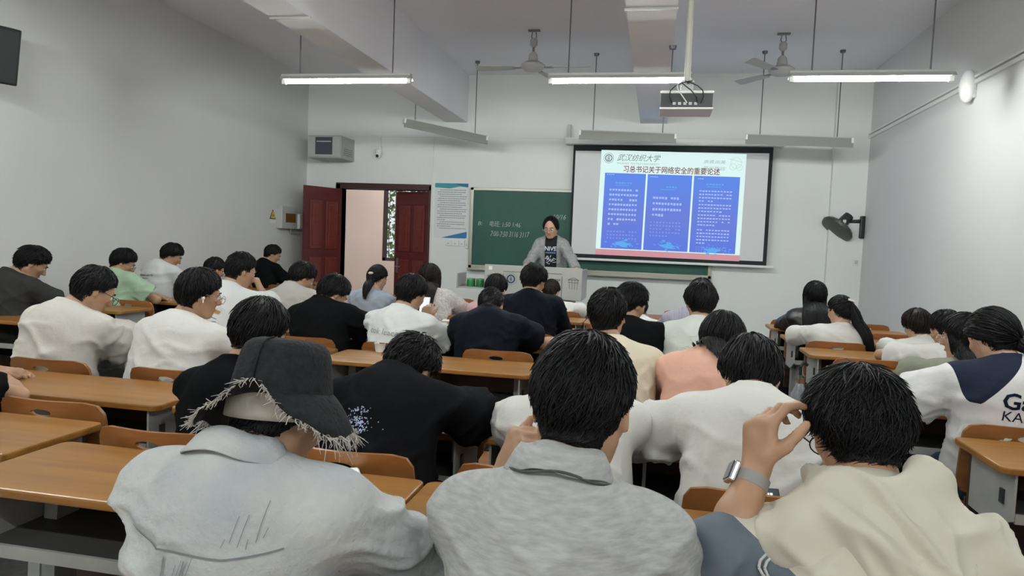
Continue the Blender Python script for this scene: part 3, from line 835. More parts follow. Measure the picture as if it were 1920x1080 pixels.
def make_desk(W=1.2):
    r = empty('linked_desk')
    h = W / 2; ox = W / 4 + .02
    link('tabletop', rounded_top(W - .008, .40, .03, .725, .75), MT['wood'], r)
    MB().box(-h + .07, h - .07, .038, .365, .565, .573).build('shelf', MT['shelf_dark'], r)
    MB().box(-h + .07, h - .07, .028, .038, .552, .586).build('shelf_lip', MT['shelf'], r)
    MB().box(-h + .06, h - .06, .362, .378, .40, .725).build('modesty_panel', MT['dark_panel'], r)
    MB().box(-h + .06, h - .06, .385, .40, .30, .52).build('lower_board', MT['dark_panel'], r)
    MB().box(-.006, .006, .05, .36, .573, .725).build('divider', MT['shelf'], r)
    for s in (-1, 1):
        x = s * (h - .065)
        MB().prism([(x - .004, .03, .725), (x - .004, .37, .725), (x - .004, .37, .50), (x - .004, .16, .50), (x - .004, .03, .56)], (.008, 0, 0)).build('end_plate', MT['shelf'], r)
        MB().box(x - .006 + s * .006, x + .006 + s * .006, .09, .115, .60, .65).build('hook_slot', MT['dark'], r)
        x2 = s * (h - .11)
        MB().prism([(x2 - .022, .20, 0.03), (x2 - .022, .29, .03), (x2 - .022, .32, .72), (x2 - .022, .24, .72)], (.044, 0, 0)).build('leg', MT['steel'], r)
        MB().box(x2 - .03, x2 + .03, .02, .50, 0, .035, .008).build('foot', MT['steel'], r)
        sb = link('seat_back', SB_MESH, None, r, (s * ox, .435, .50))
        MB().box(s * ox - .02, s * ox + .02, .38, .455, .50, .60).build('bracket', MT['dark'], r)
        MB().box(s * ox - .2, s * ox + .2, .50, .86, .425, .44, .007).build('seat', MT['ply'], r)
        MB().box(s * ox - .02, s * ox + .02, .40, .80, .395, .425).build('seat_arm', MT['dark'], r)
        MB().box(s * ox - .022, s * ox + .022, .39, .44, .3, .62).build('seat_arm', MT['dark'], r)
    return r
SB_MESH = seat_back_mesh(); SB_MESH.materials.append(MT['ply'])
DESK = make_desk()
# rows: near edge of each desk top (metres from the camera), per block
ROW = {'Z': .52, 'A': 1.49, 'B': 2.37, 'C': 3.58, 'D': 4.47, 'E': 5.38, 'F': 6.25, 'G': 7.05}
RB = [2.60, 3.42, 4.27, 5.10, 5.92, 6.75]
desk_spots = []
G1 = 'two-seat desks in the middle rows'
for row, names in {
    'Z': ('two-seat desk behind the man in the bucket hat', 'two-seat desk behind the man in the grey polo'),
    'A': ('empty-topped wooden desk beside the man in the frayed bucket hat', 'two-seat desk in front of the man in the grey polo'),
    'B': ('two-seat desk in front of the man in the black shirt with blue speckled print', 'two-seat desk in front of the two men in plain white T-shirts'),
    'C': ('long bare two-seat desk behind the man in white lettered T-shirt', 'two-seat desk in front of the woman in peach'),
    'D': ('two-seat desk in front of the man in plain navy T-shirt, long edge visible', 'two-seat desk in front of the man with the sketch-print white shirt'),
    'E': ('two-seat desk in front of the navy hooded jacket', 'two-seat desk behind the striped shirt'),
    'F': ('two-seat desk in front of the woman in pink', 'two-seat desk behind the front row on the middle aisle'),
    'G': ('front-row two-seat desk facing the lectern', 'front-row two-seat desk under the projection screen')}.items():
    for k, lab in enumerate(names):
        desk_spots.append((-1.2 + 1.2 * k, ROW[row], 1.0, lab, G1))
G2 = 'two-seat desks left of the middle rows'
for row, dy, lab in (('A', .22, 'two-seat desk left of the empty-topped desk'), ('B', 0, 'red-brown two-seat desk behind the two white T-shirts, elbow resting on it'),
                     ('C', 0, 'two-seat desk in front of the two white T-shirts'), ('D', .03, 'two-seat desk in front of the white floral-print T-shirt'),
                     ('E', .03, 'two-seat desk in front of the pale grey T-shirt'), ('F', .0, 'two-seat desk in front of the ponytail with scrunchie'),
                     ('G', 0, 'front-row two-seat desk by the open door')):
    desk_spots.append((-2.46, ROW[row] + dy, 1.03, lab, G2))
G3 = 'two-seat desks by the left wall'
for y, lab in ((2.3, 'two-seat desk by the left wall near the loudspeaker'), (3.2, 'two-seat desk by the left wall, two rows behind the dark grey T-shirt'), (4.1, 'two-seat desk by the left wall behind the dark grey T-shirt'), (4.95, 'two-seat desk by the left wall in front of the dark grey T-shirt'), (5.8, 'two-seat desk by the left wall in front of the mint green T-shirt'),
               (6.7, 'two-seat desk by the left wall in front of the white lettered T-shirt'), (7.55, 'two-seat desk by the left wall behind the black T-shirt'), (8.4, 'two-seat desk by the left wall next to the door')):
    desk_spots.append((-4.80, y, 1.0, lab, G3))
G4 = 'two-seat desks by the right wall'
for y, lab in zip([RB[0] - .85] + RB, ('two-seat desk by the right wall behind the near corner desk', 'two-seat desk behind the white sports jersey, near its grey leg plate', 'two-seat desk in front of the white sports jersey', 'two-seat desk in front of the olive shirt',
                           'two-seat desk behind the woman with the hair clip', 'two-seat desk in front of the woman with the hair clip', 'front two-seat desk in front of the black leather jacket')):
    desk_spots.append((1.66 + (.10 if y == RB[0] else 0), y, 1.0, lab, G4))
for i, (x, y, sc, lab, g) in enumerate(desk_spots):
    o = DESK if i == 0 else copy_tree(DESK)
    o.location = (x, y, 0); o.scale = (sc, 1, 1)
    tag(o, lab, 'desk', g)
# ------------------------------------------------------------------ soft-body modelling: distance fields -> one continuous skin
f32 = np.float32
def V3(*a): return np.array(a, dtype=np.float64)
def unit(v): return v / max(np.linalg.norm(v), 1e-9)
def rotx(d): a = math.radians(d); c, s = math.cos(a), math.sin(a); return np.array([[1, 0, 0], [0, c, -s], [0, s, c]])
def roty(d): a = math.radians(d); c, s = math.cos(a), math.sin(a); return np.array([[c, 0, s], [0, 1, 0], [-s, 0, c]])
def rotz(d): a = math.radians(d); c, s = math.cos(a), math.sin(a); return np.array([[c, -s, 0], [s, c, 0], [0, 0, 1]])

def rcone(a, b, ra, rb):
    a = np.asarray(a, f32); b = np.asarray(b, f32); ab = b - a; L2 = max(float(ab @ ab), 1e-9)
    def f(P):
        t = np.clip(((P - a) @ ab) / L2, 0, 1)
        q = P - a - t[:, None] * ab
        return np.sqrt(np.einsum('ij,ij->i', q, q)) - (ra + t * (rb - ra))
    f.pts = [(a, max(ra, rb)), (b, max(ra, rb))]
    return f
def cuffcone(a, b, ra, rb):
    """round cone cut flat at b"""
    a = np.asarray(a, f32); b = np.asarray(b, f32); u = (b - a) / np.linalg.norm(b - a)
    g = rcone(a, b + u * rb * .5, ra, rb * (1 + .2))
    def f(P): return np.maximum(g(P), (P - b) @ u)
    f.pts = [(a, ra), (b, rb * 1.2)]
    return f
def ell(c, r, R=None):
    c = np.asarray(c, f32); r = np.asarray(r, f32); Rm = None if R is None else np.asarray(R, f32)
    def f(P):
        q = P - c
        if Rm is not None: q = q @ Rm
        a = q / r; k0 = np.sqrt(np.einsum('ij,ij->i', a, a)); b = a / r
        k1 = np.sqrt(np.einsum('ij,ij->i', b, b))
        return k0 * (k0 - 1) / np.maximum(k1, 1e-6)
    f.pts = [(c, float(r.max()))]
    return f
def torus(c, ax, R0, r, sq=1.0):
    c = np.asarray(c, f32); ax = np.asarray(unit(ax), f32)
    def f(P):
        q = P - c; h = q @ ax; w = q - h[:, None] * ax
        rad = np.sqrt(np.einsum('ij,ij->i', w, w)) - R0
        return np.sqrt(rad * rad + (h / sq) ** 2) - r
    f.pts = [(c, R0 + r)]
    return f
def smin(a, b, k):
    h = np.clip(.5 + .5 * (b - a) / k, 0, 1)
    return b * (1 - h) + a * h - k * h * (1 - h)
class Field:
    def __init__(self): self.l = []
    def add(self, f, k=.03, sub=False): self.l.append((f, k, sub)); return self
    def __call__(self, P):
        d = None
        for f, k, sub in self.l:
            e = f(P)
            if d is None: d = e
            elif sub: d = -smin(-d, e, k)
            else: d = smin(d, e, k)
        return d
    def bounds(self):
        lo = np.full(3, 1e9); hi = -lo
        for f, k, sub in self.l:
            if sub: continue
            for c, r in f.pts: lo = np.minimum(lo, c - r); hi = np.maximum(hi, c + r)
        return lo, hi

def mesh_field(F, res):
    """sparse evaluation + surface nets"""
    lo, hi = F.bounds(); lo = lo - res * 3 - .012; hi = hi + res * 3 + .012
    B = 6
    nb = np.ceil((hi - lo) / (res * B)).astype(int)
    n = nb * B + 1
    gx, gy, gz = np.meshgrid(*[np.arange(k) for k in nb], indexing='ij')
    bi = np.stack([gx.ravel(), gy.ravel(), gz.ravel()], 1)
    cen = (lo + (bi + .5) * res * B).astype(f32)
    half = res * B * .866
    ec = []; dc = None
    for f, k, sub in F.l:
        e = f(cen); ec.append(e)
        if dc is None: dc = e
        elif sub: dc = -smin(-dc, e, k)
        else: dc = smin(dc, e, k)
    sel = np.abs(dc) < half * 1.35 + .006
    vol = np.where(np.repeat(np.repeat(np.repeat((dc < 0).reshape(nb), B, 0), B, 1), B, 2), -1.0, 1.0).astype(f32)
    vol = np.pad(vol, ((0, 1), (0, 1), (0, 1)), mode='edge')
    o = np.stack(np.meshgrid(*[np.arange(B + 1)] * 3, indexing='ij'), -1).reshape(-1, 3)
    idx = (bi[sel][:, None, :] * B + o[None]).reshape(-1, 3)
    P = (lo + idx * res).astype(f32).reshape(-1, len(o), 3)
    dsel = dc[sel]
    vals = np.full((len(P), len(o)), 9.0, f32)
    for (f, k, sub), e in zip(F.l, ec):
        es = e[sel]
        rel = (np.abs(es) < half * 1.6 + k + .004) if sub else (es < dsel + half * 2.4 + k * 1.2)
        if not rel.any(): continue
        q = f(P[rel].reshape(-1, 3)).reshape(-1, len(o)).astype(f32)
        cur = vals[rel]
        vals[rel] = -smin(-cur, q, k) if sub else np.where(cur > 8, q, smin(cur, q, k))
    vol[idx[:, 0], idx[:, 1], idx[:, 2]] = vals.ravel()
    s = vol < 0
    m = np.zeros(tuple(n - 1), np.int8)
    for dx in (0, 1):
        for dy in (0, 1):
            for dz in (0, 1):
                m += s[dx:n[0] - 1 + dx, dy:n[1] - 1 + dy, dz:n[2] - 1 + dz]
    act = (m > 0) & (m < 8)
    ci = np.argwhere(act)
    vid = np.full(tuple(n - 1), -1, np.int32); vid[act] = np.arange(len(ci))
    acc = np.zeros((len(ci), 3)); cnt = np.zeros(len(ci))
    corners = [(0, 0, 0), (1, 0, 0), (0, 1, 0), (1, 1, 0), (0, 0, 1), (1, 0, 1), (0, 1, 1), (1, 1, 1)]
    cv = np.stack([vol[ci[:, 0] + c[0], ci[:, 1] + c[1], ci[:, 2] + c[2]] for c in corners], 1)
    for i in range(8):
        for j in range(i + 1, 8):
            df = [corners[j][k] - corners[i][k] for k in range(3)]
            if sum(abs(q) for q in df) != 1: continue
            a, b = cv[:, i], cv[:, j]
            cr = (a < 0) != (b < 0)
            t = np.where(cr, a / np.where(cr, a - b, 1), 0)
            for k in range(3): acc[:, k] += np.where(cr, corners[i][k] + t * df[k], 0)
            cnt += cr
    verts = lo + (ci + acc / cnt[:, None]) * res
    faces = []
    for ax in range(3):
        u, v = (ax + 1) % 3, (ax + 2) % 3
        sl0 = [slice(None)] * 3; sl1 = [slice(None)] * 3
        sl0[ax] = slice(0, n[ax] - 1); sl1[ax] = slice(1, n[ax])
        a = s[tuple(sl0)]; b = s[tuple(sl1)]
        e = np.argwhere(a != b)
        e = e[(e[:, u] > 0) & (e[:, v] > 0) & (e[:, u] < n[u] - 1) & (e[:, v] < n[v] - 1)]
        if not len(e): continue
        def cell(du, dv):
            q = e.copy(); q[:, u] += du; q[:, v] += dv
            return vid[q[:, 0], q[:, 1], q[:, 2]]
        qd = np.stack([cell(-1, -1), cell(0, -1), cell(0, 0), cell(-1, 0)], 1)
        flip = ~a[e[:, 0], e[:, 1], e[:, 2]]
        qd[flip] = qd[flip][:, ::-1]
        faces.append(qd)
    faces = np.concatenate(faces)
    faces = faces[(faces >= 0).all(1)]
    return verts, faces

def vnormals(v, f):
    n = np.cross(v[f[:, 2]] - v[f[:, 0]], v[f[:, 3]] - v[f[:, 1]])
    out = np.zeros_like(v)
    for k in range(4): np.add.at(out, f[:, k], n)
    return out / np.maximum(np.linalg.norm(out, axis=1), 1e-9)[:, None]

def relax(v, f, it=1, lam=.5):
    for _ in range(it):
        acc = np.zeros_like(v); cnt = np.zeros(len(v))
        for k in range(4):
            for o in (1, 3):
                np.add.at(acc, f[:, k], v[f[:, (k + o) % 4]]); np.add.at(cnt, f[:, k], 1)
        v = v + lam * (acc / cnt[:, None] - v)
    return v

def folds(v, nrm, rng, amp, mask=None, dirs=None, wl=(.07, .16)):
    """cloth creases: long soft ridges in patches, pushed along the normals"""
    d = np.zeros(len(v))
    for j in range(6):
        th = rng.uniform(-1.0, 1.0)
        k = np.array([math.sin(th) * rng.choice([-1, 1]), rng.uniform(-.3, .3), math.cos(th)]) if dirs is None else np.asarray(dirs[j % len(dirs)], float) + rng.normal(0, .12, 3)
        k = unit(k); w = rng.uniform(*wl)
        k2 = unit(np.cross(k, rng.normal(size=3)))
        k3 = unit(rng.normal(size=3))
        ph = rng.uniform(0, 6.28, 5)
        warp = .9 * np.sin(v @ k2 * (2 * math.pi / .42) + ph[0]) + .35 * np.sin(v @ k2 * (2 * math.pi / .17) + ph[2])
        r = 1 - np.abs(np.sin(v @ k * (math.pi / w) + warp + ph[1]))
        g = np.clip(.5 + .5 * np.sin(v @ k2 * (2 * math.pi / .45) + ph[3] + 1.2 * np.sin(v @ k3 * 11 + ph[4])), 0, 1) ** 3
        d += (r ** 2.6 - .2) * g
    d *= amp
    if mask is not None: d *= mask
    return v + nrm * d[:, None]

# ------------------------------------------------------------------ head, hair, hands
def head_field(F, h, R, hs, k0=.02):
    def H(p): return h + R @ (np.asarray(p, float) * hs)
    def e(c, r, rot=None): return ell(H(c), np.asarray(r) * hs, R if rot is None else R @ rot)
    def c(a, b, ra, rb): return rcone(H(a), H(b), ra * hs, rb * hs)
    F.add(e((0, -.004, .012), (.0745, .093, .095)), k0)
    F.add(e((0, .035, -.045), (.056, .055, .072)), .03 * hs)
    F.add(c((0, .055, -.093), (0, .072, -.098), .024, .017), .02 * hs)
    for s in (-1, 1):
        F.add(c((s * .052, -.005, -.055), (s * .022, .062, -.095), .018, .016), .02 * hs)      # jaw
        F.add(c((s * .045, .062, -.02), (s * .053, .035, -.022), .018, .016), .015 * hs)       # cheekbone
        F.add(c((s * .012, .087, .022), (s * .046, .070, .018), .010, .010), .012 * hs)        # brow
        F.add(e((s * .031, .096, -.002), (.015, .016, .010)), .010 * hs, True)                 # eye socket
        F.add(e((s * .076, -.012, -.012), (.009, .018, .031), rotz(-s * 22) @ rotx(12)), .007 * hs)   # ear
        F.add(e((s * .086, -.008, -.010), (.006, .010, .019), rotz(-s * 22) @ rotx(12)), .004 * hs, True)
    F.add(c((0, .089, .010), (0, .111, -.030), .008, .0115), .010 * hs)                         # nose
    for s in (-1, 1): F.add(e((s * .012, .100, -.034), (.009, .010, .008)), .006 * hs)
    F.add(c((-.018, .087, -.060), (.018, .087, -.060), .006, .006), .006 * hs)                  # lips
    F.add(c((-.015, .085, -.070), (.015, .085, -.070), .007, .007), .005 * hs)

def hand_field(F, W, d, n, side, curl=(35, 45, 55, 60), spread=6, thumb=40, sc=1.0, bend=(1, .9, .6), topen=0.5):
    """W wrist, d finger direction, n palm normal (palm faces n); side +1 thumb on +l"""
    d = unit(np.asarray(d, float)); n = np.asarray(n, float); n = unit(n - d * (n @ d))
    l = np.cross(d, n) * side            # towards the thumb
    offs = (.028, .0095, -.0095, -.027); ML = (.083, .085, .080, .072)
    FL = ((.042, .025, .020), (.046, .029, .021), (.042, .027, .020), (.033, .020, .018))
    for i in range(4):
        a = W + l * offs[i] * .55 * sc + d * .008 * sc
        b = W + d * ML[i] * sc + l * offs[i] * sc
        F.add(rcone(a, b, .0155 * sc, .0125 * sc), .010)
        ang = 0.0; p = b
        dd = unit(d + l * math.tan(math.radians(spread)) * (1.2 - i * .8))
        for j in range(3):
            ang += curl[i] * bend[j]
            q = unit(dd * math.cos(math.radians(ang)) + n * math.sin(math.radians(ang)))
            e = p + q * FL[i][j] * sc
            F.add(rcone(p, e, (.0098 - .0008 * j) * sc, (.0090 - .0009 * j) * sc), .004)
            p = e
    F.add(rcone(W, W + d * .05 * sc, .021 * sc, .017 * sc), .012)
    t0 = W + d * .022 * sc + l * .020 * sc
    td = unit(d * math.cos(math.radians(thumb)) + l * math.sin(math.radians(thumb)) + n * .35)
    t1 = t0 + td * .042 * sc
    F.add(rcone(t0, t1, .0165 * sc, .0125 * sc), .010)
    td2 = unit(td + d * topen + n * .25); t2 = t1 + td2 * .031 * sc
    F.add(rcone(t1, t2, .0115 * sc, .0100 * sc), .005)
    td3 = unit(td2 + d * topen * .6 + n * .2); F.add(rcone(t2, t2 + td3 * .024 * sc, .0098 * sc, .0080 * sc), .004)

def ik(S, W, a, b, pole):
    v = W - S; L = np.linalg.norm(v); mx = (a + b) * .995
    if L > mx: W = S + v / L * mx; v = W - S; L = mx
    u = v / L; x = (a * a - b * b + L * L) / (2 * L); hgt = math.sqrt(max(a * a - x * x, 0))
    p = np.asarray(pole, float); p = unit(p - u * (p @ u))
    return S + u * x + p * hgt, W

RS = np.array([.0775, .0965, .0985]); CS = np.array([0, -.004, .012])
POLE = rotx(22)
STYLES = {
 'short':  dict(edge=(80, 94, 132), th=(.017, .012, .010, .002), n=1, ln=.034, lift=.007, over=2, wob=.25, soft=1),
 'crop':   dict(edge=(78, 90, 124), th=(.009, .005, .005, .001), n=1, ln=.018, lift=.003, over=1, wob=.2, soft=1),
 'fade':   dict(edge=(80, 92, 128), th=(.021, .010, .010, .001), n=1, ln=.040, lift=.009, over=1, wob=.3, soft=1),
 'medium': dict(edge=(84, 99, 133), th=(.022, .018, .014, .004), n=1, ln=.055, lift=.010, over=4, wob=.3, soft=.6),
 'messy':  dict(edge=(84, 97, 131), th=(.021, .018, .014, .003), n=1.1, ln=.050, lift=.016, over=5, wob=.55, soft=.6),
 'hatted': dict(edge=(84, 99, 133), th=(.002, .002, .002, .002), n=1, ln=.04, lift=.001, over=3, wob=.2, soft=0),
 'bob':    dict(edge=(80, 106, 134), th=(.020, .022, .020, .012), n=1, ln=.085, lift=.005, over=8, wob=.12, soft=0),
 'long':   dict(edge=(78, 106, 128), th=(.018, .020, .018, .014), n=1.1, ln=.10, lift=.004, over=6, wob=.10, soft=0),
 'parted': dict(fp=2.6, edge=(54, 120, 124), th=(.008, .014, .012, .008), n=1, ln=.08, lift=.003, over=6, wob=.08, soft=0),
 'tied':   dict(edge=(76, 92, 122), th=(.012, .012, .012, .003), n=1, ln=.06, lift=.003, over=1, wob=.08, soft=.5),
}
def hair_edge(st, az):
    w = np.cos(az); f, s, b = st['edge']
    return np.radians(np.where(w > 0, s + (f - s) * np.maximum(w, 0) ** st.get('fp', 1.0), s + (b - s) * np.maximum(-w, 0) ** 1.35) + 7 * np.exp(-((np.abs(np.mod(az + np.pi, 2 * np.pi) - np.pi) - 1.18) / .16) ** 2))
def hair_point(st, az, th, off):
    """direction in the pole frame -> head point at a height above the scalp"""
    v = np.stack([np.sin(th) * np.sin(az), np.sin(th) * np.cos(az), np.cos(th)], -1) @ POLE.T
    rho = 1 / np.sqrt(((v / RS) ** 2).sum(-1))
    return CS + v * (rho + off)[..., None]
def hair_th(st, az, th):
    em = hair_edge(st, az); s = np.clip(th / em, 0, 1.0)
    top, sd, bk, eg = st['th']
    low = np.where(np.cos(az) > 0, sd, sd + (bk - sd) * np.maximum(-np.cos(az), 0))
    q = s * s * (3 - 2 * s)
    t = top + (low - top) * q
    e = np.clip((s - .80) / .20, 0, 1)
    return t + (eg - t) * e
def locks_mesh(paths, r0, r1, rng, flat=.55):
    """paths (N,K,3) -> three-sided tapering locks"""
    N, K, _ = paths.shape
    tan = np.gradient(paths, axis=1); tan /= np.maximum(np.linalg.norm(tan, axis=2), 1e-9)[..., None]
    ref = rng.normal(size=(N, 1, 3)); a = np.cross(tan, np.broadcast_to(ref, tan.shape))
    a /= np.maximum(np.linalg.norm(a, axis=2), 1e-9)[..., None]; b = np.cross(tan, a)
    prof = np.interp(np.linspace(0, 1, K), [0, .25, .7, 1], [r0 * .7, r0, r0 * .75, r1])
    rad = prof[None, :] * rng.uniform(.7, 1.3, (N, 1))
    ring = []
    for k in range(3):
        an = 2 * math.pi * k / 3
        ring.append(paths + (a * math.cos(an) + b * math.sin(an)) * rad[..., None])
    v = np.stack(ring, 2).reshape(-1, 3)
    i = np.arange(N)[:, None, None] * K * 3 + np.arange(K - 1)[None, :, None] * 3
    k = np.arange(3)[None, None, :]; k2 = (k + 1) % 3
    f = np.stack([i + k, i + k2, i + 3 + k2, i + 3 + k], -1).reshape(-1, 4)
    return v, f
def merge(parts):
    vs, fs, o = [], [], 0
    for v, f in parts:
        vs.append(v); fs.append(f + o); o += len(v)
    return np.concatenate(vs), np.concatenate(fs)

def hair_mesh(h, R, hs, style, nl, rl, rng, torso=None, fall=0.0, tail=None, skinf=None):
    st = STYLES[style]
    na, nt = 48, 18
    def outside(q, mg=.004):
        if skinf is None: return q
        sh_ = q.shape; x = q.reshape(-1, 3).astype(f32); low = ((x - h) @ R)[:, 2] < .0
        y = x[low]; d = skinf(y); near_ = d < mg
        z = y[near_]; e = .008; dz_ = d[near_]
        if len(z):
            g = np.stack([skinf(z + np.eye(3, dtype=f32)[k] * e) - dz_ for k in range(3)], 1); g /= np.maximum(np.linalg.norm(g, axis=1), 1e-6)[:, None]
            y[near_] = z + g * (mg - dz_)[:, None]; x[low] = y
        return x.reshape(sh_)
    az = np.linspace(0, 2 * math.pi, na, endpoint=False)
    A, Tt = np.meshgrid(az, np.linspace(.02, 1, nt), indexing='ij')
    TH = Tt * hair_edge(st, A)
    wob = .0025 * np.sin(A * 9 + rng.uniform(0, 6)) * Tt + .002 * np.sin(A * 23 + TH * 8)
    cap = hair_point(st, A, TH, hair_th(st, A, TH) * .82 + wob)
    inner = hair_point(st, az, hair_edge(st, az), np.full(na, -.012))
    v = np.concatenate([cap.reshape(-1, 3), inner]); f = []
    i = np.arange(na)[:, None]; j = np.arange(nt - 1)[None]; i2 = (i + 1) % na
    f = np.stack([i * nt + j, i * nt + j + 1, i2 * nt + j + 1, i2 * nt + j], -1).reshape(-1, 4)
    ii = np.arange(na); jj = (ii + 1) % na
    f2 = np.stack([ii * nt + nt - 1, na * nt + ii, na * nt + jj, jj * nt + nt - 1], 1)
    f3 = np.stack([ii * nt, jj * nt, jj * nt, ii * nt], 1)
    parts = [(v, np.concatenate([f, f2]))]
    top = np.concatenate([hair_point(st, az, np.full(na, .0), np.full(na, st['th'][0] * .82))[:1], cap[:, 0]])
    parts.append((top, np.stack([np.zeros(na // 2, int), 1 + 2 * np.arange(na // 2), 1 + 2 * np.arange(na // 2) + 1, 1 + (2 * np.arange(na // 2) + 2) % na], 1)))
    def toB(p): return h + (p * hs) @ R.T
    parts = [(outside(toB(a)) if len(a) > 100 else toB(a), b) for a, b in parts]
    n = int(nl * st['n'])
    az0 = rng.uniform(0, 2 * math.pi, n); em = hair_edge(st, az0)
    th0 = np.arccos(1 - rng.uniform(0, 1, n) * (1 - np.cos(em))) * .98
    K = 4; t = np.linspace(0, 1, K)[None]
    if tail is not None:
        td = unit(np.asarray(tail['at'], float) - CS)
        v0 = np.stack([np.sin(th0) * np.sin(az0), np.sin(th0) * np.cos(az0), np.cos(th0)], -1) @ POLE.T
        tt = np.clip(t * rng.uniform(.35, .75, (n, 1)), 0, 1)[..., None]
        vv = v0[:, None] * (1 - tt) + td * tt; vv /= np.linalg.norm(vv, axis=2)[..., None]
        rho = 1 / np.sqrt(((vv / RS) ** 2).sum(-1))
        p = CS + vv * (rho + st['th'][1] * (.8 + .35 * rng.uniform(0, 1, (n, 1))))[..., None]
    else:
        ln = st['ln'] * rng.uniform(.6, 1.3, (n, 1)) / .1
        th = th0[:, None] + ln * t
        ov = np.radians(st['over']) * rng.uniform(.1, 1.2, (n, 1))
        th = np.minimum(th, em[:, None] + ov * t)
        sw = rng.normal(0, st['wob'], (n, 1)) + .45
        azp = az0[:, None] + sw * t * .35 / np.maximum(np.sin(th), .25)
        off = hair_th(st, azp, np.minimum(th, em[:, None])) + st['lift'] * rng.uniform(0, 1, (n, 1)) ** 2 * t ** 1.6 + rng.uniform(-.003, .002, (n, 1))
        p = hair_point(st, azp, th, off)
    parts.append(locks_mesh(outside(toB(p), .0065), rl, rl * .15, rng))
    if st.get('soft'):
        # thinning short hairs below the hairline
        m = int(nl * .5 * st['soft']); aa = rng.uniform(math.radians(72), math.radians(288), m)
        t0 = hair_edge(st, aa) + np.radians(11 * rng.uniform(0, 1, m) ** 1.8 - 1)
        t3 = t0[:, None] + np.linspace(0, 1, 3)[None] * rng.uniform(.05, .12, (m, 1))
        q = hair_point(st, np.repeat(aa[:, None], 3, 1) + rng.normal(0, .02, (m, 3)), t3, np.full((m, 3), .001) + np.linspace(0, .003, 3))
        parts.append(locks_mesh(outside(toB(q), .0022), rl * .55, rl * .12, rng))
    down = np.array([0, 0, -1.0])
    def pushout(q, margin):
        """keep strands outside the garment, sliding towards the wearer's back"""
        if torso is None: return q
        sh = q.shape; x = q.reshape(-1, 3).astype(f32); e = .01
        for _ in range(2):
            d = torso(x); m_ = d < margin
            if not m_.any(): break
            y = x[m_]; dy = d[m_]
            g = np.stack([torso(y + np.eye(3, dtype=f32)[k] * e) - dy for k in range(3)], 1) / e
            g = g + np.array([0, -1.2, .25], f32); g /= np.maximum(np.linalg.norm(g, axis=1), 1e-6)[:, None]
            x[m_] = y + g * (margin - dy)[:, None] * 1.15
        return x.reshape(sh)
    if fall > 0:
        m = int(nl * 1.2)
        azl = rng.uniform(math.radians(62), math.radians(298), m)
        thl = hair_edge(st, azl) - np.radians(rng.uniform(0, 40, m))
        p0 = toB(hair_point(st, azl, thl, hair_th(st, azl, thl) * rng.uniform(.6, 1.0, m)))
        p1 = toB(hair_point(st, azl, hair_edge(st, azl), hair_th(st, azl, hair_edge(st, azl)) * rng.uniform(.5, 1.3, m)))
        pts = [p0, p1]; cur = p1; KK = 8
        Lm = fall * rng.uniform(.72, 1.05, m)
        back = np.array([0, -.12, 0])
        cx = cur[:, 0].mean()
        for k in range(KK):
            stp = (Lm / KK)[:, None] * unit(down + back * (1 if k < 3 else .2))
            cur = cur + stp + rng.normal(0, .0018, cur.shape)
            cur[:, 0] += (cx - cur[:, 0]) * .035
            cur = pushout(cur, .012 + .022 * rng.uniform(0, 1, m) if False else .018)
            pts.append(cur.copy())
        parts.append(locks_mesh(np.stack(pts, 1), rl * 3.0, rl * .7, rng))
    if tail is not None:
        m = int(tail.get('n', nl * .5)); at = toB(np.asarray(tail['at'], float)[None])[0]
        dirb = R @ np.asarray(tail.get('dir', (0, -1, .2)), float)
        r = rng.uniform(0, 1, m) ** .5; an = rng.uniform(0, 2 * math.pi, m)
        u = unit(np.cross(dirb, [0, 0, 1.0]) + 1e-6); w = np.cross(dirb, u)
        disk = (u[None] * np.cos(an)[:, None] + w[None] * np.sin(an)[:, None]) * r[:, None]
        KK = 8; L = tail['len'] * rng.uniform(.75, 1.05, m); pts = []
        cur = np.repeat(at[None], m, 0); dcur = np.repeat(unit(dirb)[None], m, 0)
        wd = tail.get('width', .03); side = np.asarray(tail.get('drift', (0, 0, 0)), float)
        prev = cur.copy()
        for k in range(KK + 1):
            s = k / KK; prof = np.interp(s, [0, .25, .7, 1], [.35, .95, 1.0, .45])
            q = cur + disk * wd * prof * hs
            pts.append(pushout(q, .006) if k > 1 else q)
            g = tail.get('grav', .5)
            dcur = dcur + (down + side) * g; dcur /= np.linalg.norm(dcur, axis=1)[:, None]
            cur = cur + dcur * (L / KK)[:, None]
            cur = pushout(cur, wd * .8)
        parts.append(locks_mesh(np.stack(pts, 1), rl * 1.25, rl * .3, rng))
    return merge(parts)

# shared small face parts
def eye_mesh():
    me = MB().sphere((0, 0, 0), .0125, n=14).mesh('eye', True)
    me.materials.append(mat('eye_white', (.75, .73, .70), .25)); me.materials.append(mat('eye_dark', (.012, .008, .006), .15))
    for p in me.polygons:
        if p.center.y > .0108: p.material_index = 1
    return me
EYE = eye_mesh()
def glasses_mesh(mt):
    mb = MB()
    for s in (-1, 1):
        pts = [(s * .033 + .025 * math.cos(a), .112, -.006 + .02 * math.sin(a)) for a in np.linspace(0, 2 * math.pi, 17)]
        mb.tube(pts, .0016, 6)
        mb.tube([(s * .058, .112, .0), (s * .078, .085, .002), (s * .083, .0, .002), (s * .082, -.025, -.012)], .0017, 6)
    mb.tube([(-.009, .113, -.002), (0, .115, .001), (.009, .113, -.002)], .0016, 6)
    me = mb.mesh('glasses'); me.materials.append(mt); return me
GL_DARK = glasses_mesh(MT['black']); GL_STEEL = glasses_mesh(mat('spectacle_metal', (.55, .55, .56), .25, metal=.8))
def brow_mesh():
    mb = MB()
    for s in (-1, 1): mb.tube([(s * .012, .0985, .022), (s * .030, .0935, .027), (s * .048, .079, .021)], .0026, 6)
    me = mb.mesh('eyebrows'); return me
BROW = brow_mesh()
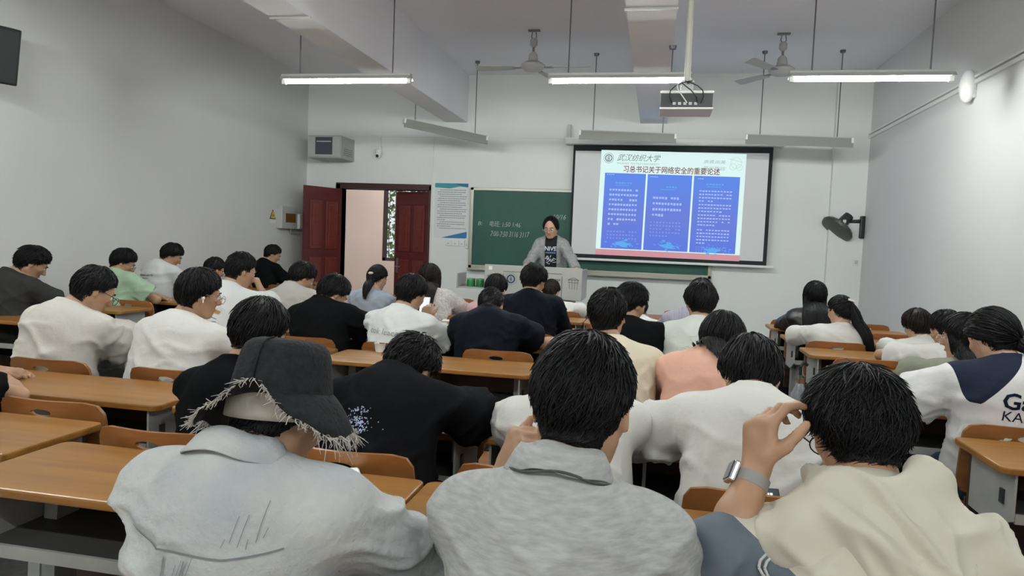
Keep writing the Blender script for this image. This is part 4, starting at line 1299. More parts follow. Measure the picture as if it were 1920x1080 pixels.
LIP = MB().tube([(-.019, .0905, -.065), (-.008, .0935, -.0635), (.008, .0935, -.0635), (.019, .0905, -.065)], .0042, 8).mesh('lips', True)
EARBUD = MB().sphere((0, 0, 0), .009, n=10).cyl((0, 0, 0), (0, .004, -.022), .0035).mesh('earbud', True)
MT['skin'] = mat('skin', (.46, .262, .158), .5, noise=.12, nscale=18, sss=.0, bump=.04, bscale=150)
MT['skin2'] = mat('skin_light', (.52, .312, .205), .5, noise=.10, nscale=18, bump=.04, bscale=150)
MT['hair'] = mat('hair_black', (.0055, .0055, .0062), .5, spec=.22)
MT['hair_brown'] = mat('hair_dark_brown', (.012, .008, .0065), .5, spec=.22)
MT['lips'] = mat('lip_skin', (.42, .16, .13), .4)
EARBUD.materials.append(MT['white_plastic']); LIP.materials.append(MT['lips']); BROW.materials.append(MT['hair'])

def fabric(name, c, c2=None, noise=.10, nscale=9, bump=.35, bscale=22, rough=.85, stretch=(1, 1, 1), sheen=.0):
    return mat(name, c, rough, noise=noise, nscale=nscale, color2=c2, bump=bump, bscale=bscale, stretch=stretch, sheen=sheen, spec=.2 if max(c) > .06 else .04)
FB = {}
FB['white'] = fabric('cotton_white', (.66, .655, .62), noise=.05)
FB['white_warm'] = fabric('cotton_offwhite', (.62, .595, .545), noise=.06)
FB['white_cool'] = fabric('cotton_cool_white', (.66, .68, .68), noise=.05)
FB['cream'] = fabric('cotton_cream', (.66, .59, .46), noise=.05)
FB['black'] = fabric('cotton_black', (.0065, .007, .008), noise=.2)
FB['black2'] = fabric('cotton_soft_black', (.009, .0095, .011), noise=.2)
FB['navy'] = fabric('nylon_navy', (.007, .009, .014), noise=.2, rough=.6)
FB['charcoal'] = fabric('cotton_charcoal', (.042, .043, .041), noise=.2)
FB['mint'] = fabric('cotton_mint', (.36, .50, .36), noise=.06)
FB['palegrey'] = fabric('cotton_pale_grey', (.50, .49, .46), noise=.06)
FB['bluegrey'] = fabric('linen_blue_grey', (.36, .42, .50), noise=.10, nscale=30)
FB['peach'] = fabric('cotton_peach', (.72, .42, .32), noise=.06)
FB['olive'] = fabric('cotton_olive', (.24, .25, .19), noise=.10)
FB['pink'] = fabric('cotton_pink', (.66, .42, .44), noise=.06)
FB['lace'] = fabric('lace_white', (.66, .64, .63), c2=(.44, .41, .40), noise=.3, nscale=60, bump=.6, bscale=90)
FB['leather'] = mat('leather_black', (.012, .013, .013), .38, noise=.3, nscale=20, bump=.5, bscale=25, spec=.6)
FB['stripe'] = fabric('shirt_lilac', (.46, .46, .56), noise=.25, nscale=12, stretch=(14, .4, .4))
FB['palegreen'] = fabric('cotton_pale_green_white', (.62, .66, .61), noise=.05)
FB['heather'] = fabric('jersey_heather_grey', (.46, .465, .455), c2=(.34, .345, .34), noise=.3, nscale=120, stretch=(.3, .3, 1.3), bump=.25, bscale=30)
FB['hoodie_grey'] = fabric('knit_grey', (.34, .345, .35), c2=(.24, .245, .25), noise=.3, nscale=40, bump=.4)
FB['jersey'] = fabric('jersey_white', (.66, .655, .65), noise=.04)
FB['jersey_navy'] = fabric('jersey_navy', (.012, .016, .035), noise=.1)
FB['slate'] = fabric('nylon_slate_blue', (.13, .155, .195), noise=.12, rough=.6)
FB['jacket'] = fabric('nylon_cream', (.60, .565, .47), noise=.05, bump=.3, bscale=14, rough=.65)
FB['trouser_black'] = fabric('trouser_black', (.015, .016, .02), noise=.2)
FB['trouser_denim'] = fabric('trouser_denim', (.05, .07, .11), noise=.25, nscale=40)
FB['trouser_beige'] = fabric('trouser_beige', (.50, .50, .42), noise=.1)
FB['shoe'] = mat('shoe_white', (.55, .55, .54), .5)
def denim_pale():
    m = fabric('denim_washed', (.53, .535, .52), c2=(.35, .385, .415), noise=.3, nscale=6, bump=.45, bscale=60)
    nt = m.node_tree; b = nt.nodes['Principled BSDF']
    src = b.inputs['Base Color'].links[0].from_socket
    tc = nt.nodes.new('ShaderNodeTexCoord'); mp = nt.nodes.new('ShaderNodeMapping'); mp.inputs['Scale'].default_value = (60, 12, 3.2)
    n = nt.nodes.new('ShaderNodeTexNoise'); n.inputs['Scale'].default_value = 2.2; n.inputs['Detail'].default_value = 3
    nt.links.new(tc.outputs['Object'], mp.inputs[0]); nt.links.new(mp.outputs[0], n.inputs['Vector'])
    n3 = nt.nodes.new('ShaderNodeTexNoise'); n3.inputs['Scale'].default_value = 6.5
    nt.links.new(tc.outputs['Object'], n3.inputs['Vector'])
    r1 = nt.nodes.new('ShaderNodeValToRGB'); r1.color_ramp.elements[0].position = .66; r1.color_ramp.elements[1].position = .74
    r2 = nt.nodes.new('ShaderNodeValToRGB'); r2.color_ramp.elements[0].position = .58; r2.color_ramp.elements[1].position = .68
    nt.links.new(n.outputs['Fac'], r1.inputs[0]); nt.links.new(n3.outputs['Fac'], r2.inputs[0])
    mu = nt.nodes.new('ShaderNodeMath'); mu.operation = 'MULTIPLY'
    nt.links.new(r1.outputs[0], mu.inputs[0]); nt.links.new(r2.outputs[0], mu.inputs[1])
    mx = nt.nodes.new('ShaderNodeMixRGB'); mx.inputs[2].default_value = (.09, .10, .11, 1)
    nt.links.new(mu.outputs[0], mx.inputs[0]); nt.links.new(src, mx.inputs[1]); nt.links.new(mx.outputs[0], b.inputs['Base Color'])
    return m
FB['denim'] = denim_pale()

def two_tone(name, base, c2):
    """fabric whose second colour shows where the vertex attribute pm is positive"""
    m = FB[base].copy(); m.name = name; nt = m.node_tree; b = nt.nodes['Principled BSDF']
    src = b.inputs['Base Color'].links[0].from_socket
    at = nt.nodes.new('ShaderNodeAttribute'); at.attribute_name = 'pm'
    gt = nt.nodes.new('ShaderNodeMath'); gt.operation = 'GREATER_THAN'; gt.inputs[1].default_value = 0.0
    nt.links.new(at.outputs['Fac'], gt.inputs[0])
    mx = nt.nodes.new('ShaderNodeMixRGB'); mx.inputs[2].default_value = (*c2, 1)
    nt.links.new(gt.outputs[0], mx.inputs[0]); nt.links.new(src, mx.inputs[1]); nt.links.new(mx.outputs[0], b.inputs['Base Color'])
    FB[name] = m
two_tone('jersey2', 'jersey', (.012, .016, .035))
two_tone('jacket2', 'jacket', (.125, .15, .185))
two_tone('openhoodie', 'hoodie_grey', (.014, .014, .016))
PEOPLE = {}
SHOE = MB().sphere((0, 0, 0), .05, .85, 2.5, .95, 14).mesh('shoe', True); SHOE.materials.append(FB['shoe'])
SHOE_B = SHOE.copy(); SHOE_B.materials.clear(); SHOE_B.materials.append(MT['black'])

def person(key, label, top, Y, deskY, bx=None, yaw=0, hyaw=0, hp=30, hr=0, hs=1.0, hair='short', shirt='white', sleeve='short',
           sw=.178, bulk=1.0, loose=.012, arms=None, near=0, skin='skin', hairmat='hair', trouser='trouser_black', collar='crew',
           nl=None, fall=0, tail=None, glasses=None, L=.47, fold=.006, matfn=None, stand=False, seatY=None, nz=None, neckl=None, extra=None, hipdy=0, earbud=0,
           bow=.04, shtilt=0.0, shdrop=.078, shirtname='shirt', group='students seated at the desks', nohair=False, slf=.70, lowz=0.0):
    rng = np.random.default_rng(abs(hash_str(key)) % 100000)
    res_b, res_s = {2: (.0062, .0070), 1: (.0105, .0130), 0: (.0140, .0170)}[near]
    hw = on_y(top[0], top[1], Y); hw = np.array([hw.x, hw.y, hw.z - .118 * hs])
    bxw = hw[0] if bx is None else on_y(bx, top[1] + 60, Y).x
    if neckl is None: neckl = .42 + .015 * max(hp - 18, 0)
    Rz = rotz(-yaw)                                   # body axes -> room
    to_l = Rz.T
    dx = (to_l @ np.array([bxw - hw[0], 0, 0]))[0]
    h = V3(0, 0, hw[2])
    R = rotz(-hyaw) @ rotx(-hp) @ roty(hr)
    Tn = h + R @ (V3(0, -.022, -.065) * hs)
    nd = unit(V3(-dx * 1.5, neckl, .88))
    N = Tn - nd * .080 * hs; N[0] += dx * .35; N[2] += ((.0024 * max(hp - 27, 0)) if nz is None else nz)
    hz = .53 if not stand else .93 + lowz
    dz = N[2] - hz
    LL = max(L, dz + .01); off = math.sqrt(max(LL * LL - dz * dz, .0)) + hipdy
    hip = V3(dx, N[1] - off, hz)
    if seatY is None and not stand: seatY = max([q[1] + .435 for q in desk_spots if abs(q[0] - hw[0]) < .66 and q[1] + .3 < hw[1]], default=None)
    if seatY is not None:
        mn = seatY + .20 - hw[1]
        if hip[1] < mn: hip[1] = min(mn, N[1] + .05)
    sh = V3(hip[0], hip[1], 0)
    root_w = hw * V3(1, 1, 0) + Rz @ sh
    h, Tn, N, hip = h - sh, Tn - sh, N - sh, hip - sh
    root = empty('person', root_w, math.radians(-yaw), label, 'person', group)
    yd = (to_l @ (V3(0, deskY, 0) - root_w * V3(0, 1, 0)))[1]
    s = unit(N - hip)
    xr = unit(roty(shtilt) @ V3(1, 0, 0)); xr = unit(xr - s * (xr @ s) * .5)
    fw = unit(np.cross(s, xr)); Rt = np.stack([unit(np.cross(fw, s)), fw, s], 1)
    tl = np.linalg.norm(N - hip); kz = tl / .47
    def pt(t): return hip + (N - hip) * t - fw * bow * math.sin(math.pi * min(t * 1.05, 1))
    SP = {sd: N - s * shdrop + Rt[:, 0] * sd * sw * .90 + fw * .02 for sd in (-1, 1)}
    # ---- arms
    arms = arms or {}
    A = {}
    for sd in (-1, 1):
        a = arms.get(sd, {})
        if 'wrist' in a: W = np.asarray(a['wrist'], float)
        elif 'wpx' in a:
            q = on_y(*a['wpx']); W = to_l @ (np.array(q) - root_w)
        else: W = V3(sd * a.get('wx', .12), yd + a.get('wy', .07), .785)
        if 'elbow' in a:
            q = on_y(*a['elbow']); E = to_l @ (np.array(q) - root_w)
        else:
            if 'wrist' in a or 'wpx' in a or 'pole' in a: E, W = ik(SP[sd], W, .275, .245, a.get('pole', (sd * .8, -.35, -.8)))
            else:
                S0 = SP[sd]; ex = a.get('out', .05) * sd; dzz = min(.787 - S0[2], -.02); dzz = max(dzz, -.24)
                E = S0 + V3(ex, math.sqrt(max(.275 ** 2 - ex * ex - dzz * dzz, .004)), dzz)
                W = E + unit(V3(-sd * a.get('inn', .75), .62, .0)) * .24
        A[sd] = (SP[sd], E, W, a)
    # ---- body: one continuous skin
    F = Field()
    F.add(ell(pt(.66) + fw * .01, V3(.150 * bulk, .100 * bulk, .19 * kz), Rt))
    F.add(ell(pt(.34), V3(.135 * bulk, .092 * bulk, .15 * kz), Rt), .05)
    F.add(ell(hip + V3(0, -.005, .03), V3(.15, .10, .11)), .05)
    F.add(rcone(SP[-1], SP[1], .045, .045), .05)
    F.add(rcone(Tn + nd * .01, N - s * .03, .050 * hs, .058), .025)
    for sd in (-1, 1): F.add(rcone(N + nd * .0, SP[sd] * .7 + N * .3, .048, .045), .03)
    for sd in (-1, 1):
        S0, E, W, a = A[sd]
        F.add(rcone(S0, E, .048 * bulk, .039), .03); F.add(rcone(E, E + (W - E) * .4, .039, .038), .012); F.add(rcone(E + (W - E) * .4, W, .038, .0255), .012)
    SK = Field(); SK.add(rcone(Tn + nd * .01, N - s * .03, .050 * hs, .058), .025); SK.add(ell(h + R @ (V3(0, -.004, .012) * hs), V3(.0745, .093, .095) * hs, R), .02)
    head_field(F, h, R, hs)
    for sd in (-1, 1):
        S0, E, W, a = A[sd]; fd = unit(W - E)
        hd = a.get('hand', {})
        d = np.asarray(hd.get('d', unit(fd * .6 + V3(-sd * .45, .6, -.12))), float)
        n = np.asarray(hd.get('n', (0, 0, -1)), float)
        hand_field(F, W, d, n, hd.get('side', -sd if True else sd), hd.get('curl', (22, 25, 28, 32)), hd.get('spread', 5), hd.get('thumb', 40), hd.get('sc', 1.0), topen=hd.get('topen', .5))
    v, f = mesh_field(F, res_b)
    body = link('body', np_mesh('body', v, f), MT[skin], root)
    # ---- clothing
    G = Field()
    lo = loose
    G.add(ell(pt(.66) + fw * .008, V3(.160 * bulk + lo, .110 * bulk + lo, .20 * kz + .01), Rt))
    G.add(ell(pt(.34) - fw * .005, V3(.150 * bulk + lo * 1.4, .105 * bulk + lo * 1.4, .17 * kz), Rt), .06)
    G.add(ell(hip + V3(0, -.012, .06), V3(.168 + lo, .118 + lo, .13)), .06)
    G.add(rcone(SP[-1], SP[1], .052 + lo * .5, .052 + lo * .5), .05)
    for sd in (-1, 1): G.add(rcone(N - nd * .012, SP[sd] * .7 + N * .3, .050, .052 + lo * .3), .03)
    for sd in (-1, 1):
        S0, E, W, a = A[sd]
        if sleeve == 'short':
            e = S0 + (E - S0) * a.get('slf', slf); dr = unit(e - S0)
            G.add(cuffcone(S0, e + V3(0, 0, -.008), .054 * bulk + lo * .5, .056 * bulk + lo * 1.7), .04)
        elif sleeve == 'long':
            G.add(rcone(S0, E, .060 * bulk + lo * .6, .050 + lo * .7), .04)
            G.add(cuffcone(E, E + (W - E) * a.get('cuff', .93), .050 + lo * .7, .037 + lo * .4), .025)
    if collar == 'crew': G.add(torus(N + nd * .030 - fw * .004, unit(nd + V3(0, -.12, 0)), .0605 * hs, .0085, 1.5), .012)
    elif collar == 'wide': G.add(torus(N + nd * .012, unit(nd + V3(0, -.2, 0)), .070, .008, 1.3), .02)
    elif collar == 'high':
        for q in (.018, .034, .050): G.add(torus(N + nd * q, nd, .060 * hs, .011, 1.2), .014)
    if extra: extra(G, dict(N=N, s=s, fw=fw, Rt=Rt, SP=SP, A=A, pt=pt, hip=hip, nd=nd, h=h, R=R))
    gv, gf = mesh_field(G, res_s)
    if near: gv = relax(gv, gf, 1, .4)
    nn = vnormals(gv, gf)
    mask = np.clip((N[2] + .02 - gv[:, 2]) / .12, .12, 1.0)
    gv = folds(gv, nn, rng, fold * 1.7, mask)
    me = np_mesh('shirt', gv, gf)
    so = link(shirtname, me, FB[shirt], root)
    if matfn is not None:
        at = me.attributes.new('pm', 'FLOAT', 'POINT')
        at.data.foreach_set('value', matfn(gv, dict(N=N, s=s, fw=fw, Rt=Rt, SP=SP, A=A, hip=hip, h=h)).astype(f32))
    # ---- trousers and shoes
    Q = Field()
    Q.add(ell(hip + V3(0, 0, .0), V3(.175, .125, .11)))
    for sd in (-1, 1):
        if not stand:
            kn = V3(hip[0] * 0 + sd * .13, hip[1] + .40, .50); an = V3(sd * .12, hip[1] + .42, .08)
            Q.add(rcone(hip + V3(sd * .085, .02, -.02), kn, .085, .062), .04); Q.add(cuffcone(kn, an, .062, .048), .03)
        else:
            kn = V3(sd * .10, hip[1] + .02, hip[2] * .55 + .08); an = V3(sd * .11, hip[1], .15 + .08)
            Q.add(rcone(hip + V3(sd * .085, 0, -.04), kn, .085, .06), .04); Q.add(cuffcone(kn, an, .06, .05), .03)
        shn = link('shoe', SHOE_B if rng.random() < .4 else SHOE, None, root, (an[0], an[1] + .06, an[2] - .08 + .047))
    tv, tf = mesh_field(Q, .028 if near else .038)
    link('trousers', np_mesh('trousers', tv, tf), FB[trouser], root)
    # ---- hair and face
    if not nohair:
        cnt = nl or {2: 4600, 1: 1050, 0: 420}[near]; rl = {2: .0017, 1: .0029, 0: .0046}[near]
        hv, hf = hair_mesh(h, R, hs, hair, cnt, rl, rng, G if (fall or tail) else None, fall, tail, SK)
        link('hair', np_mesh('hair', hv, hf), MT[hairmat], root)
    M4 = Matrix([[*(R[i] * hs), h[i]] for i in range(3)] + [[0, 0, 0, 1]])
    for sd in (-1, 1):
        e = link('eye', EYE, None, root); e.matrix_local = M4 @ Matrix.Translation((sd * .031, .0775, -.003))
    for nme, msh in (('eyebrows', BROW), ('lips', LIP)):
        e = link(nme, msh, None, root); e.matrix_local = M4
    if glasses:
        e = link('glasses', GL_DARK if glasses == 'dark' else GL_STEEL, None, root); e.matrix_local = M4
    if earbud:
        e = link('earbud', EARBUD, None, root); e.matrix_local = M4 @ Matrix.Translation((earbud * .086, -.002, -.018))
    bvh = None
    info = dict(root=root, shirt=so, N=N, s=s, fw=fw, Rt=Rt, SP=SP, A=A, pt=pt, hip=hip, nd=nd, h=h, R=R, hs=hs, gv=gv, gf=gf, Rz=Rz, root_w=root_w, M4=M4, rng=rng, sw=sw)
    PEOPLE[key] = info
    return info
def hash_str(s):
    v = 7
    for ch in s: v = (v * 131 + ord(ch)) & 0x7fffffff
    return v

# lettering and prints laid on the back of a shirt
def lay_on(info, me, m, name, center, size, rot=0.0, front=False, lift=.0022, kind=None, mx=None):
    """me: flat mesh in x (right) / y (up), scaled to width=size; draped on the shirt's back around (u,t): u metres right of the spine, t height along it"""
    if 'bvh' not in info: info['bvh'] = BVHTree.FromPolygons([tuple(p) for p in info['gv']], [tuple(int(k) for k in q) for q in info['gf']])
    co = np.array([v.co[:] for v in me.vertices]); mn, mxx = co.min(0), co.max(0)
    sc = size / (mxx[0] - mn[0]); c = (mn + mxx) / 2
    p = (co - c) * sc; a = math.radians(rot)
    x = p[:, 0] * math.cos(a) - p[:, 1] * math.sin(a); y = p[:, 0] * math.sin(a) + p[:, 1] * math.cos(a)
    R, s, fw, N, hip = info['Rt'], info['s'], info['fw'], info['N'], info['hip']
    sg = -1 if not front else 1
    if front: x = -x
    base = hip + (N - hip) * center[1]
    keep = True
    for v, xx, yy in zip(me.vertices, x, y):
        q = base + R[:, 0] * (center[0] + xx) + s * yy
        o = q + fw * sg * .6
        hit, nrm, _, _ = info['bvh'].ray_cast(Vector(o), Vector(-fw * sg))
        if hit is None: hit = Vector(q + fw * sg * .1); nrm = Vector(fw * sg)
        v.co = hit + Vector(fw * sg) * lift
    ob = link(name, me, m, info['shirt'])
    if kind: ob['kind'] = kind
    return ob
def poly_mesh(polys):
    V, Fc = [], []
    for p in polys:
        Fc.append(tuple(range(len(V), len(V) + len(p)))); V += [(x, y, 0) for x, y in p]
    me = bpy.data.meshes.new('print'); me.from_pydata(V, [], Fc); me.update(); return me
def stroke(pts, w):
    """polyline -> quads"""
    out = []
    for a, b in zip(pts[:-1], pts[1:]):
        a = np.array(a, float); b = np.array(b, float); d = b - a; L = np.linalg.norm(d)
        if L < 1e-6: continue
        n = np.array([-d[1], d[0]]) / L * w / 2; e = d / L * w * .3
        out.append([tuple(a - e + n), tuple(a - e - n), tuple(b + e - n), tuple(b + e + n)])
    return out
# ------------------------------------------------------------------ the people
RA, RBm, RC, RD, RE, RF, RG = (ROW[k] for k in 'ABCDEFG')
# -- nearest row
denim = person('denim', 'person in pale washed denim shirt and frayed black bucket hat, head bowed', (527, 652), 1.20, RA, bx=505, hyaw=6, hp=38, hair='hatted', shirt='denim',
               sleeve='long', sw=.185, bulk=1.04, loose=.022, near=2, collar='none', fold=.007, nl=1500, arms={-1: dict(out=.03), 1: dict(out=.14, inn=.5, cuff=.80)})
grey = person('grey', 'person in heather grey polo shirt resting a fist against one ear', (1098, 634), 1.22, RA, bx=1058, hyaw=8, hp=26, hair='fade', shirt='heather',
              sleeve='short', sw=.172, bulk=1.02, loose=.016, near=2, collar='none', fold=.005,
              arms={-1: dict(wpx=(946, 890, 1.36), elbow=(905, 990, 1.38), hand=dict(d=(.30, -.15, .93), n=(.85, .45, -.1), curl=(80, 85, 88, 88), thumb=25, side=1))})
hood = person('hoodman', 'person in cream hooded jacket raising a hand with a grey smartwatch', (1616, 694), 1.38, RA, bx=1600, hyaw=-6, hp=30, hair='messy', hs=.93, shirt='jacket2', shirtname='jacket',
              sleeve='long', sw=.178, shdrop=.125, bulk=1.05, loose=.026, near=2, collar='none', fold=.009, glasses='dark',
              matfn=lambda c, q: np.minimum(.025 - .75 * ((c - q['SP'][-1]) @ q['Rt'][:, 0]) - (c - q['SP'][-1]) @ q['s'], (c - q['SP'][-1]) @ q['s'] + .085),
              arms={-1: dict(wpx=(1418, 878, 1.33), elbow=(1358, 1035, 1.24), cuff=.10, hand=dict(d=(.06, .20, .97), n=(.80, .58, -.05), curl=(38, 48, 52, 56), spread=7, thumb=50, side=-1, topen=.6))})
# -- second row
person('leftarm', 'person at the end of the second row with a bare elbow on the red-brown desk', (-150, 560), 2.2, RBm, bx=-140, hp=35, shirt='black', near=1, sw=.19, arms={1: dict(wx=.05, wy=.10, pole=(1, .3, -.5))})
person('blackT', 'person in plain black T-shirt sitting beside the frayed bucket hat', (487, 562), 2.28, RBm, bx=470, hyaw=10, hp=25, hair='medium', shirt='black', near=1, sw=.19, collar='crew', arms={-1: dict(wx=.1)})
bp = person('blackprint', 'person in black T-shirt with blue speckled print, head sunk low', (772, 628), 2.38, RBm, bx=765, hyaw=10, hp=52, hr=4, hair='messy', shirt='black2', near=1, sw=.20, loose=.026, fold=.009, L=.50,
            arms={1: dict(out=.10, inn=-.1, slf=.72), -1: dict(out=.04)})
person('whiteA', 'person in white T-shirt mostly hidden behind the grey polo', (1075, 628), 2.32, RBm, bx=1100, hyaw=5, hp=40, hair='medium', shirt='white', near=1, sw=.19, loose=.024)
person('whiteB', 'person in plain white T-shirt with head bowed behind the raised hand', (1412, 632), 2.30, RBm, bx=1392, hyaw=-8, hp=42, hair='medium', shirt='white', near=1, sw=.20, bulk=1.06, loose=.024, fold=.009, collar='crew',
       arms={-1: dict(out=.13, inn=-.15, slf=.62)})
# -- third row
person('white1', 'person in loose white T-shirt with short cropped hair bending over the desk', (176, 500), 3.12, RC, bx=143, hyaw=28, hp=32, hair='short', shirt='white_warm', near=1, sw=.195, bulk=1.10, loose=.028, fold=.009, glasses='dark', hipdy=.0,
       arms={1: dict(out=.03)})
person('white2', 'person in round-shouldered white T-shirt with wireless earbud and glasses', (374, 506), 3.15, RC, bx=350, hyaw=38, hp=14, hair='medium', shirt='white', near=1, sw=.19, bulk=1.10, loose=.026, glasses='steel', earbud=1)
person('cream', 'person in cream T-shirt sitting upright behind the grey polo', (1141, 542), 3.22, RC, bx=1165, hyaw=8, hp=12, hair='short', shirt='cream', near=1, sw=.185, loose=.028)
person('peach', 'woman-length dark hair over a peach top, head bowed', (1357, 586), 3.2, RC, bx=1312, hyaw=12, hp=40, hair='bob', shirt='peach', near=1, sw=.165, fall=.16, skin='skin2', loose=.02)
# -- fourth row
person('blackD', 'person in black T-shirt writing with bent head beside the white lettered T-shirt', (625, 516), 4.32, RD, bx=622, hyaw=32, hp=40, hair='medium', shirt='black', near=1, sw=.195, loose=.026, bulk=1.05, arms={1: dict(out=.12, inn=-.2, slf=.6)})
cok = person('cok', 'person in white T-shirt with pale lettering holding a phone', (772, 516), 4.32, RD, bx=758, hyaw=22, hp=28, hair='medium', shirt='white_cool', near=1, sw=.19, loose=.026, fold=.009,
             arms={1: dict(wpx=(798, 600, 4.55), pole=(.8, -.2, -.8), hand=dict(d=(0, .3, .95), n=(0, 1, 0), curl=(40, 45, 50, 50)))})
person('navyT', 'person in plain navy-black T-shirt with very short hair, arm on the desk end', (921, 538), 4.38, RD, bx=928, hyaw=0, hp=46, hair='crop', shirt='navy', near=1, sw=.20, bulk=1.10, loose=.024, arms={1: dict(out=.12, inn=-.25, slf=.6)})
person('sweat', 'person in black sweatshirt with wavy hair turned in profile', (1184, 532), 4.28, RD, bx=1196, hyaw=40, hp=25, hair='messy', shirt='black', sleeve='long', near=1, sw=.19, loose=.022)
dex = person('dexx', 'person in pale white-green T-shirt with a line-drawn back print', (1316, 530), 4.30, RD, bx=1302, hyaw=-8, hp=24, hair='medium', shirt='palegreen', near=1, sw=.175, loose=.026)
flo = person('floral', 'person in white T-shirt with orange and black back print, hand at the ear', (452, 474), 4.35, RD, bx=438, hyaw=30, hp=22, hair='short', shirt='white_cool', near=1, sw=.185, loose=.024,
             arms={1: dict(wpx=(489, 545, 4.45), elbow=(515, 572, 4.62), hand=dict(d=(-.35, -.1, .93), n=(-.9, -.2, -.1), curl=(60, 65, 70, 75), thumb=30, side=-1))})
# -- fifth row
person('navyhood', 'person in dark navy hooded jacket with tousled hair before the lectern', (1002, 496), 5.2, RE, bx=1002, hyaw=18, hp=28, hair='messy', shirt='navy', sleeve='long', near=1, sw=.195, bulk=1.08, loose=.03,
       extra=lambda G, q: (G.add(ell(q['N'] - q['fw'] * .055 - q['s'] * .02, V3(.125, .05, .05), q['Rt']), .03)))
person('palegrey', 'person in pale grey T-shirt with bent head in front of the open door', (567, 492), 5.2, RE, bx=560, hyaw=35, hp=35, hair='medium', shirt='palegrey', sw=.18, glasses='steel')
person('stripe', 'person in lilac striped shirt sitting directly ahead of the line-drawn print', (1316, 524), 5.3, RE, bx=1290, hyaw=0, hp=25, hair='medium', shirt='stripe', sw=.18)
# -- front rows, middle
pny = person('ponytail', 'person in blue-grey shirt with a long black ponytail and scrunchie', (708, 497), 6.05, RF, bx=700, hyaw=14, hp=24, hair='tied', shirt='bluegrey', sleeve='long', sw=.165, skin='skin2', tail=dict(at=(0, -.100, .015), len=.30, width=.036, dir=(0, -.3, -.9), grav=1.5, n=300), collar='none')
person('lace', 'person in white lace blouse with long loose dark hair', (806, 495), 6.05, RF, bx=820, hyaw=12, hp=22, hair='long', shirt='lace', sleeve='long', sw=.165, fall=.36, hairmat='hair_brown', skin='skin2', loose=.03, arms={1: dict(out=.16)})
person('pink', 'person in pink top with dark tied hair, wearing a white earpiece', (931, 515), 6.1, RF, bx=922, hyaw=15, hp=25, hair='bob', shirt='pink', sw=.16, earbud=1, skin='skin2')
person('updo', 'person in white T-shirt with brown pinned-up hair in front of the lectern', (1034, 524), 6.9, RG, bx=1052, hyaw=10, hp=25, hair='tied', shirt='white', sw=.165, hairmat='hair_brown', skin='skin2', tail=dict(at=(0, -.09, .05), len=.10, width=.03, n=150, grav=.9), arms={1: dict(out=.13)})
person('whiteF', 'person in white T-shirt almost hidden behind the black sweatshirt', (1196, 556), 6.15, RF, bx=1210, hyaw=0, hp=35, hair='short', shirt='white', sw=.18)
# -- by the left wall
person('charcoal', 'person in dark grey T-shirt with tousled hair by the left wall', (60, 462), 4.55, 4.95, bx=30, hyaw=35, hp=34, hs=1.05, hair='messy', shirt='charcoal', near=1, sw=.20, bulk=1.06, loose=.024)
person('mint', 'person in mint green T-shirt bending over a desk by the left wall', (231, 467), 5.6, 5.8, bx=250, hyaw=32, hp=30, hair='medium', shirt='mint', near=1, sw=.185, loose=.024, glasses='steel', yaw=18, arms={1: dict(out=.10)})
und = person('undefeat', 'person in white T-shirt with black lettering leaning against the left wall side', (322, 457), 6.5, 6.7, bx=308, hyaw=42, hp=32, hair='medium', shirt='white_cool', near=0, sw=.19, loose=.026, yaw=10)
person('behind', 'person with short black hair mostly hidden behind the orange-print T-shirt', (402, 483), 6.45, 6.7, bx=402, hyaw=25, hp=25, hair='short', shirt='white', sw=.18, glasses='dark')
bl = person('blackL', 'person in black T-shirt with small white lettering next to the open door', (511, 459), 8.2, 8.4, bx=505, hyaw=35, hp=30, hair='short', shirt='black', sw=.19, yaw=15)
# -- by the right wall
person('leather', 'person in black leather jacket with very long straight black hair', (1530, 528), 6.6, RB[5], bx=1522, hyaw=0, hp=10, hair='long', shirt='leather', sleeve='long', near=1, sw=.165, fall=.46, skin='skin2', loose=.03, nl=900)
clp = person('clip', 'person in white sweater with a hair clip and long hair tied back', (1578, 554), 5.75, RB[4], bx=1566, hyaw=-25, hp=16, hair='tied', shirt='white', sleeve='long', near=1, sw=.17, skin='skin2', loose=.032, tail=dict(at=(.02, -.094, .045), len=.46, width=.042, dir=(.15, -.5, -.8), drift=(.22, 0, 0), grav=.8, n=700), nl=900, trouser='trouser_beige', arms={-1: dict(out=.12)})
pat = person('pattern', 'person in white T-shirt with small dots by the right wall', (1722, 580), 5.75, RB[4], bx=1720, hyaw=-20, hp=28, hair='bob', shirt='white', sw=.165, hairmat='hair_brown', skin='skin2')
person('whiteR', 'person in plain white T-shirt between the dotted shirt and the olive shirt', (1776, 582), 4.9, RB[3], bx=1768, hyaw=-15, hp=28, hair='short', shirt='white', near=1, sw=.18, loose=.024, arms={-1: dict(out=.16)})
person('olive', 'person in olive grey shirt wearing clear glasses by the right wall', (1812, 590), 4.05, RB[2], bx=1800, hyaw=-52, hp=8, hair='bob', shirt='olive', near=1, sw=.17, loose=.024, glasses='steel', fall=.14, skin='skin2')
jer = person('jersey', 'person in white and navy sports jersey with a short ponytail', (1866, 580), 3.28, RB[1], bx=1872, hyaw=-14, hp=30, hair='messy', shirt='jersey2', near=1, sw=.195, bulk=1.05, loose=.030, skin='skin2',
             tail=dict(at=(.035, -.088, -.045), len=.12, width=.026, dir=(.3, -.5, -.8), n=260), trouser='trouser_denim',
             matfn=lambda c, q: np.minimum.reduce([.085 + .9 * ((c - q['SP'][-1]) @ q['s']) - (c - q['SP'][-1]) @ q['Rt'][:, 0], (c - q['SP'][-1]) @ q['Rt'][:, 0] + .015 + .3 * ((c - q['SP'][-1]) @ q['s']), (c - q['SP'][-1]) @ q['s'] + .05]),
             arms={-1: dict(out=.17)})
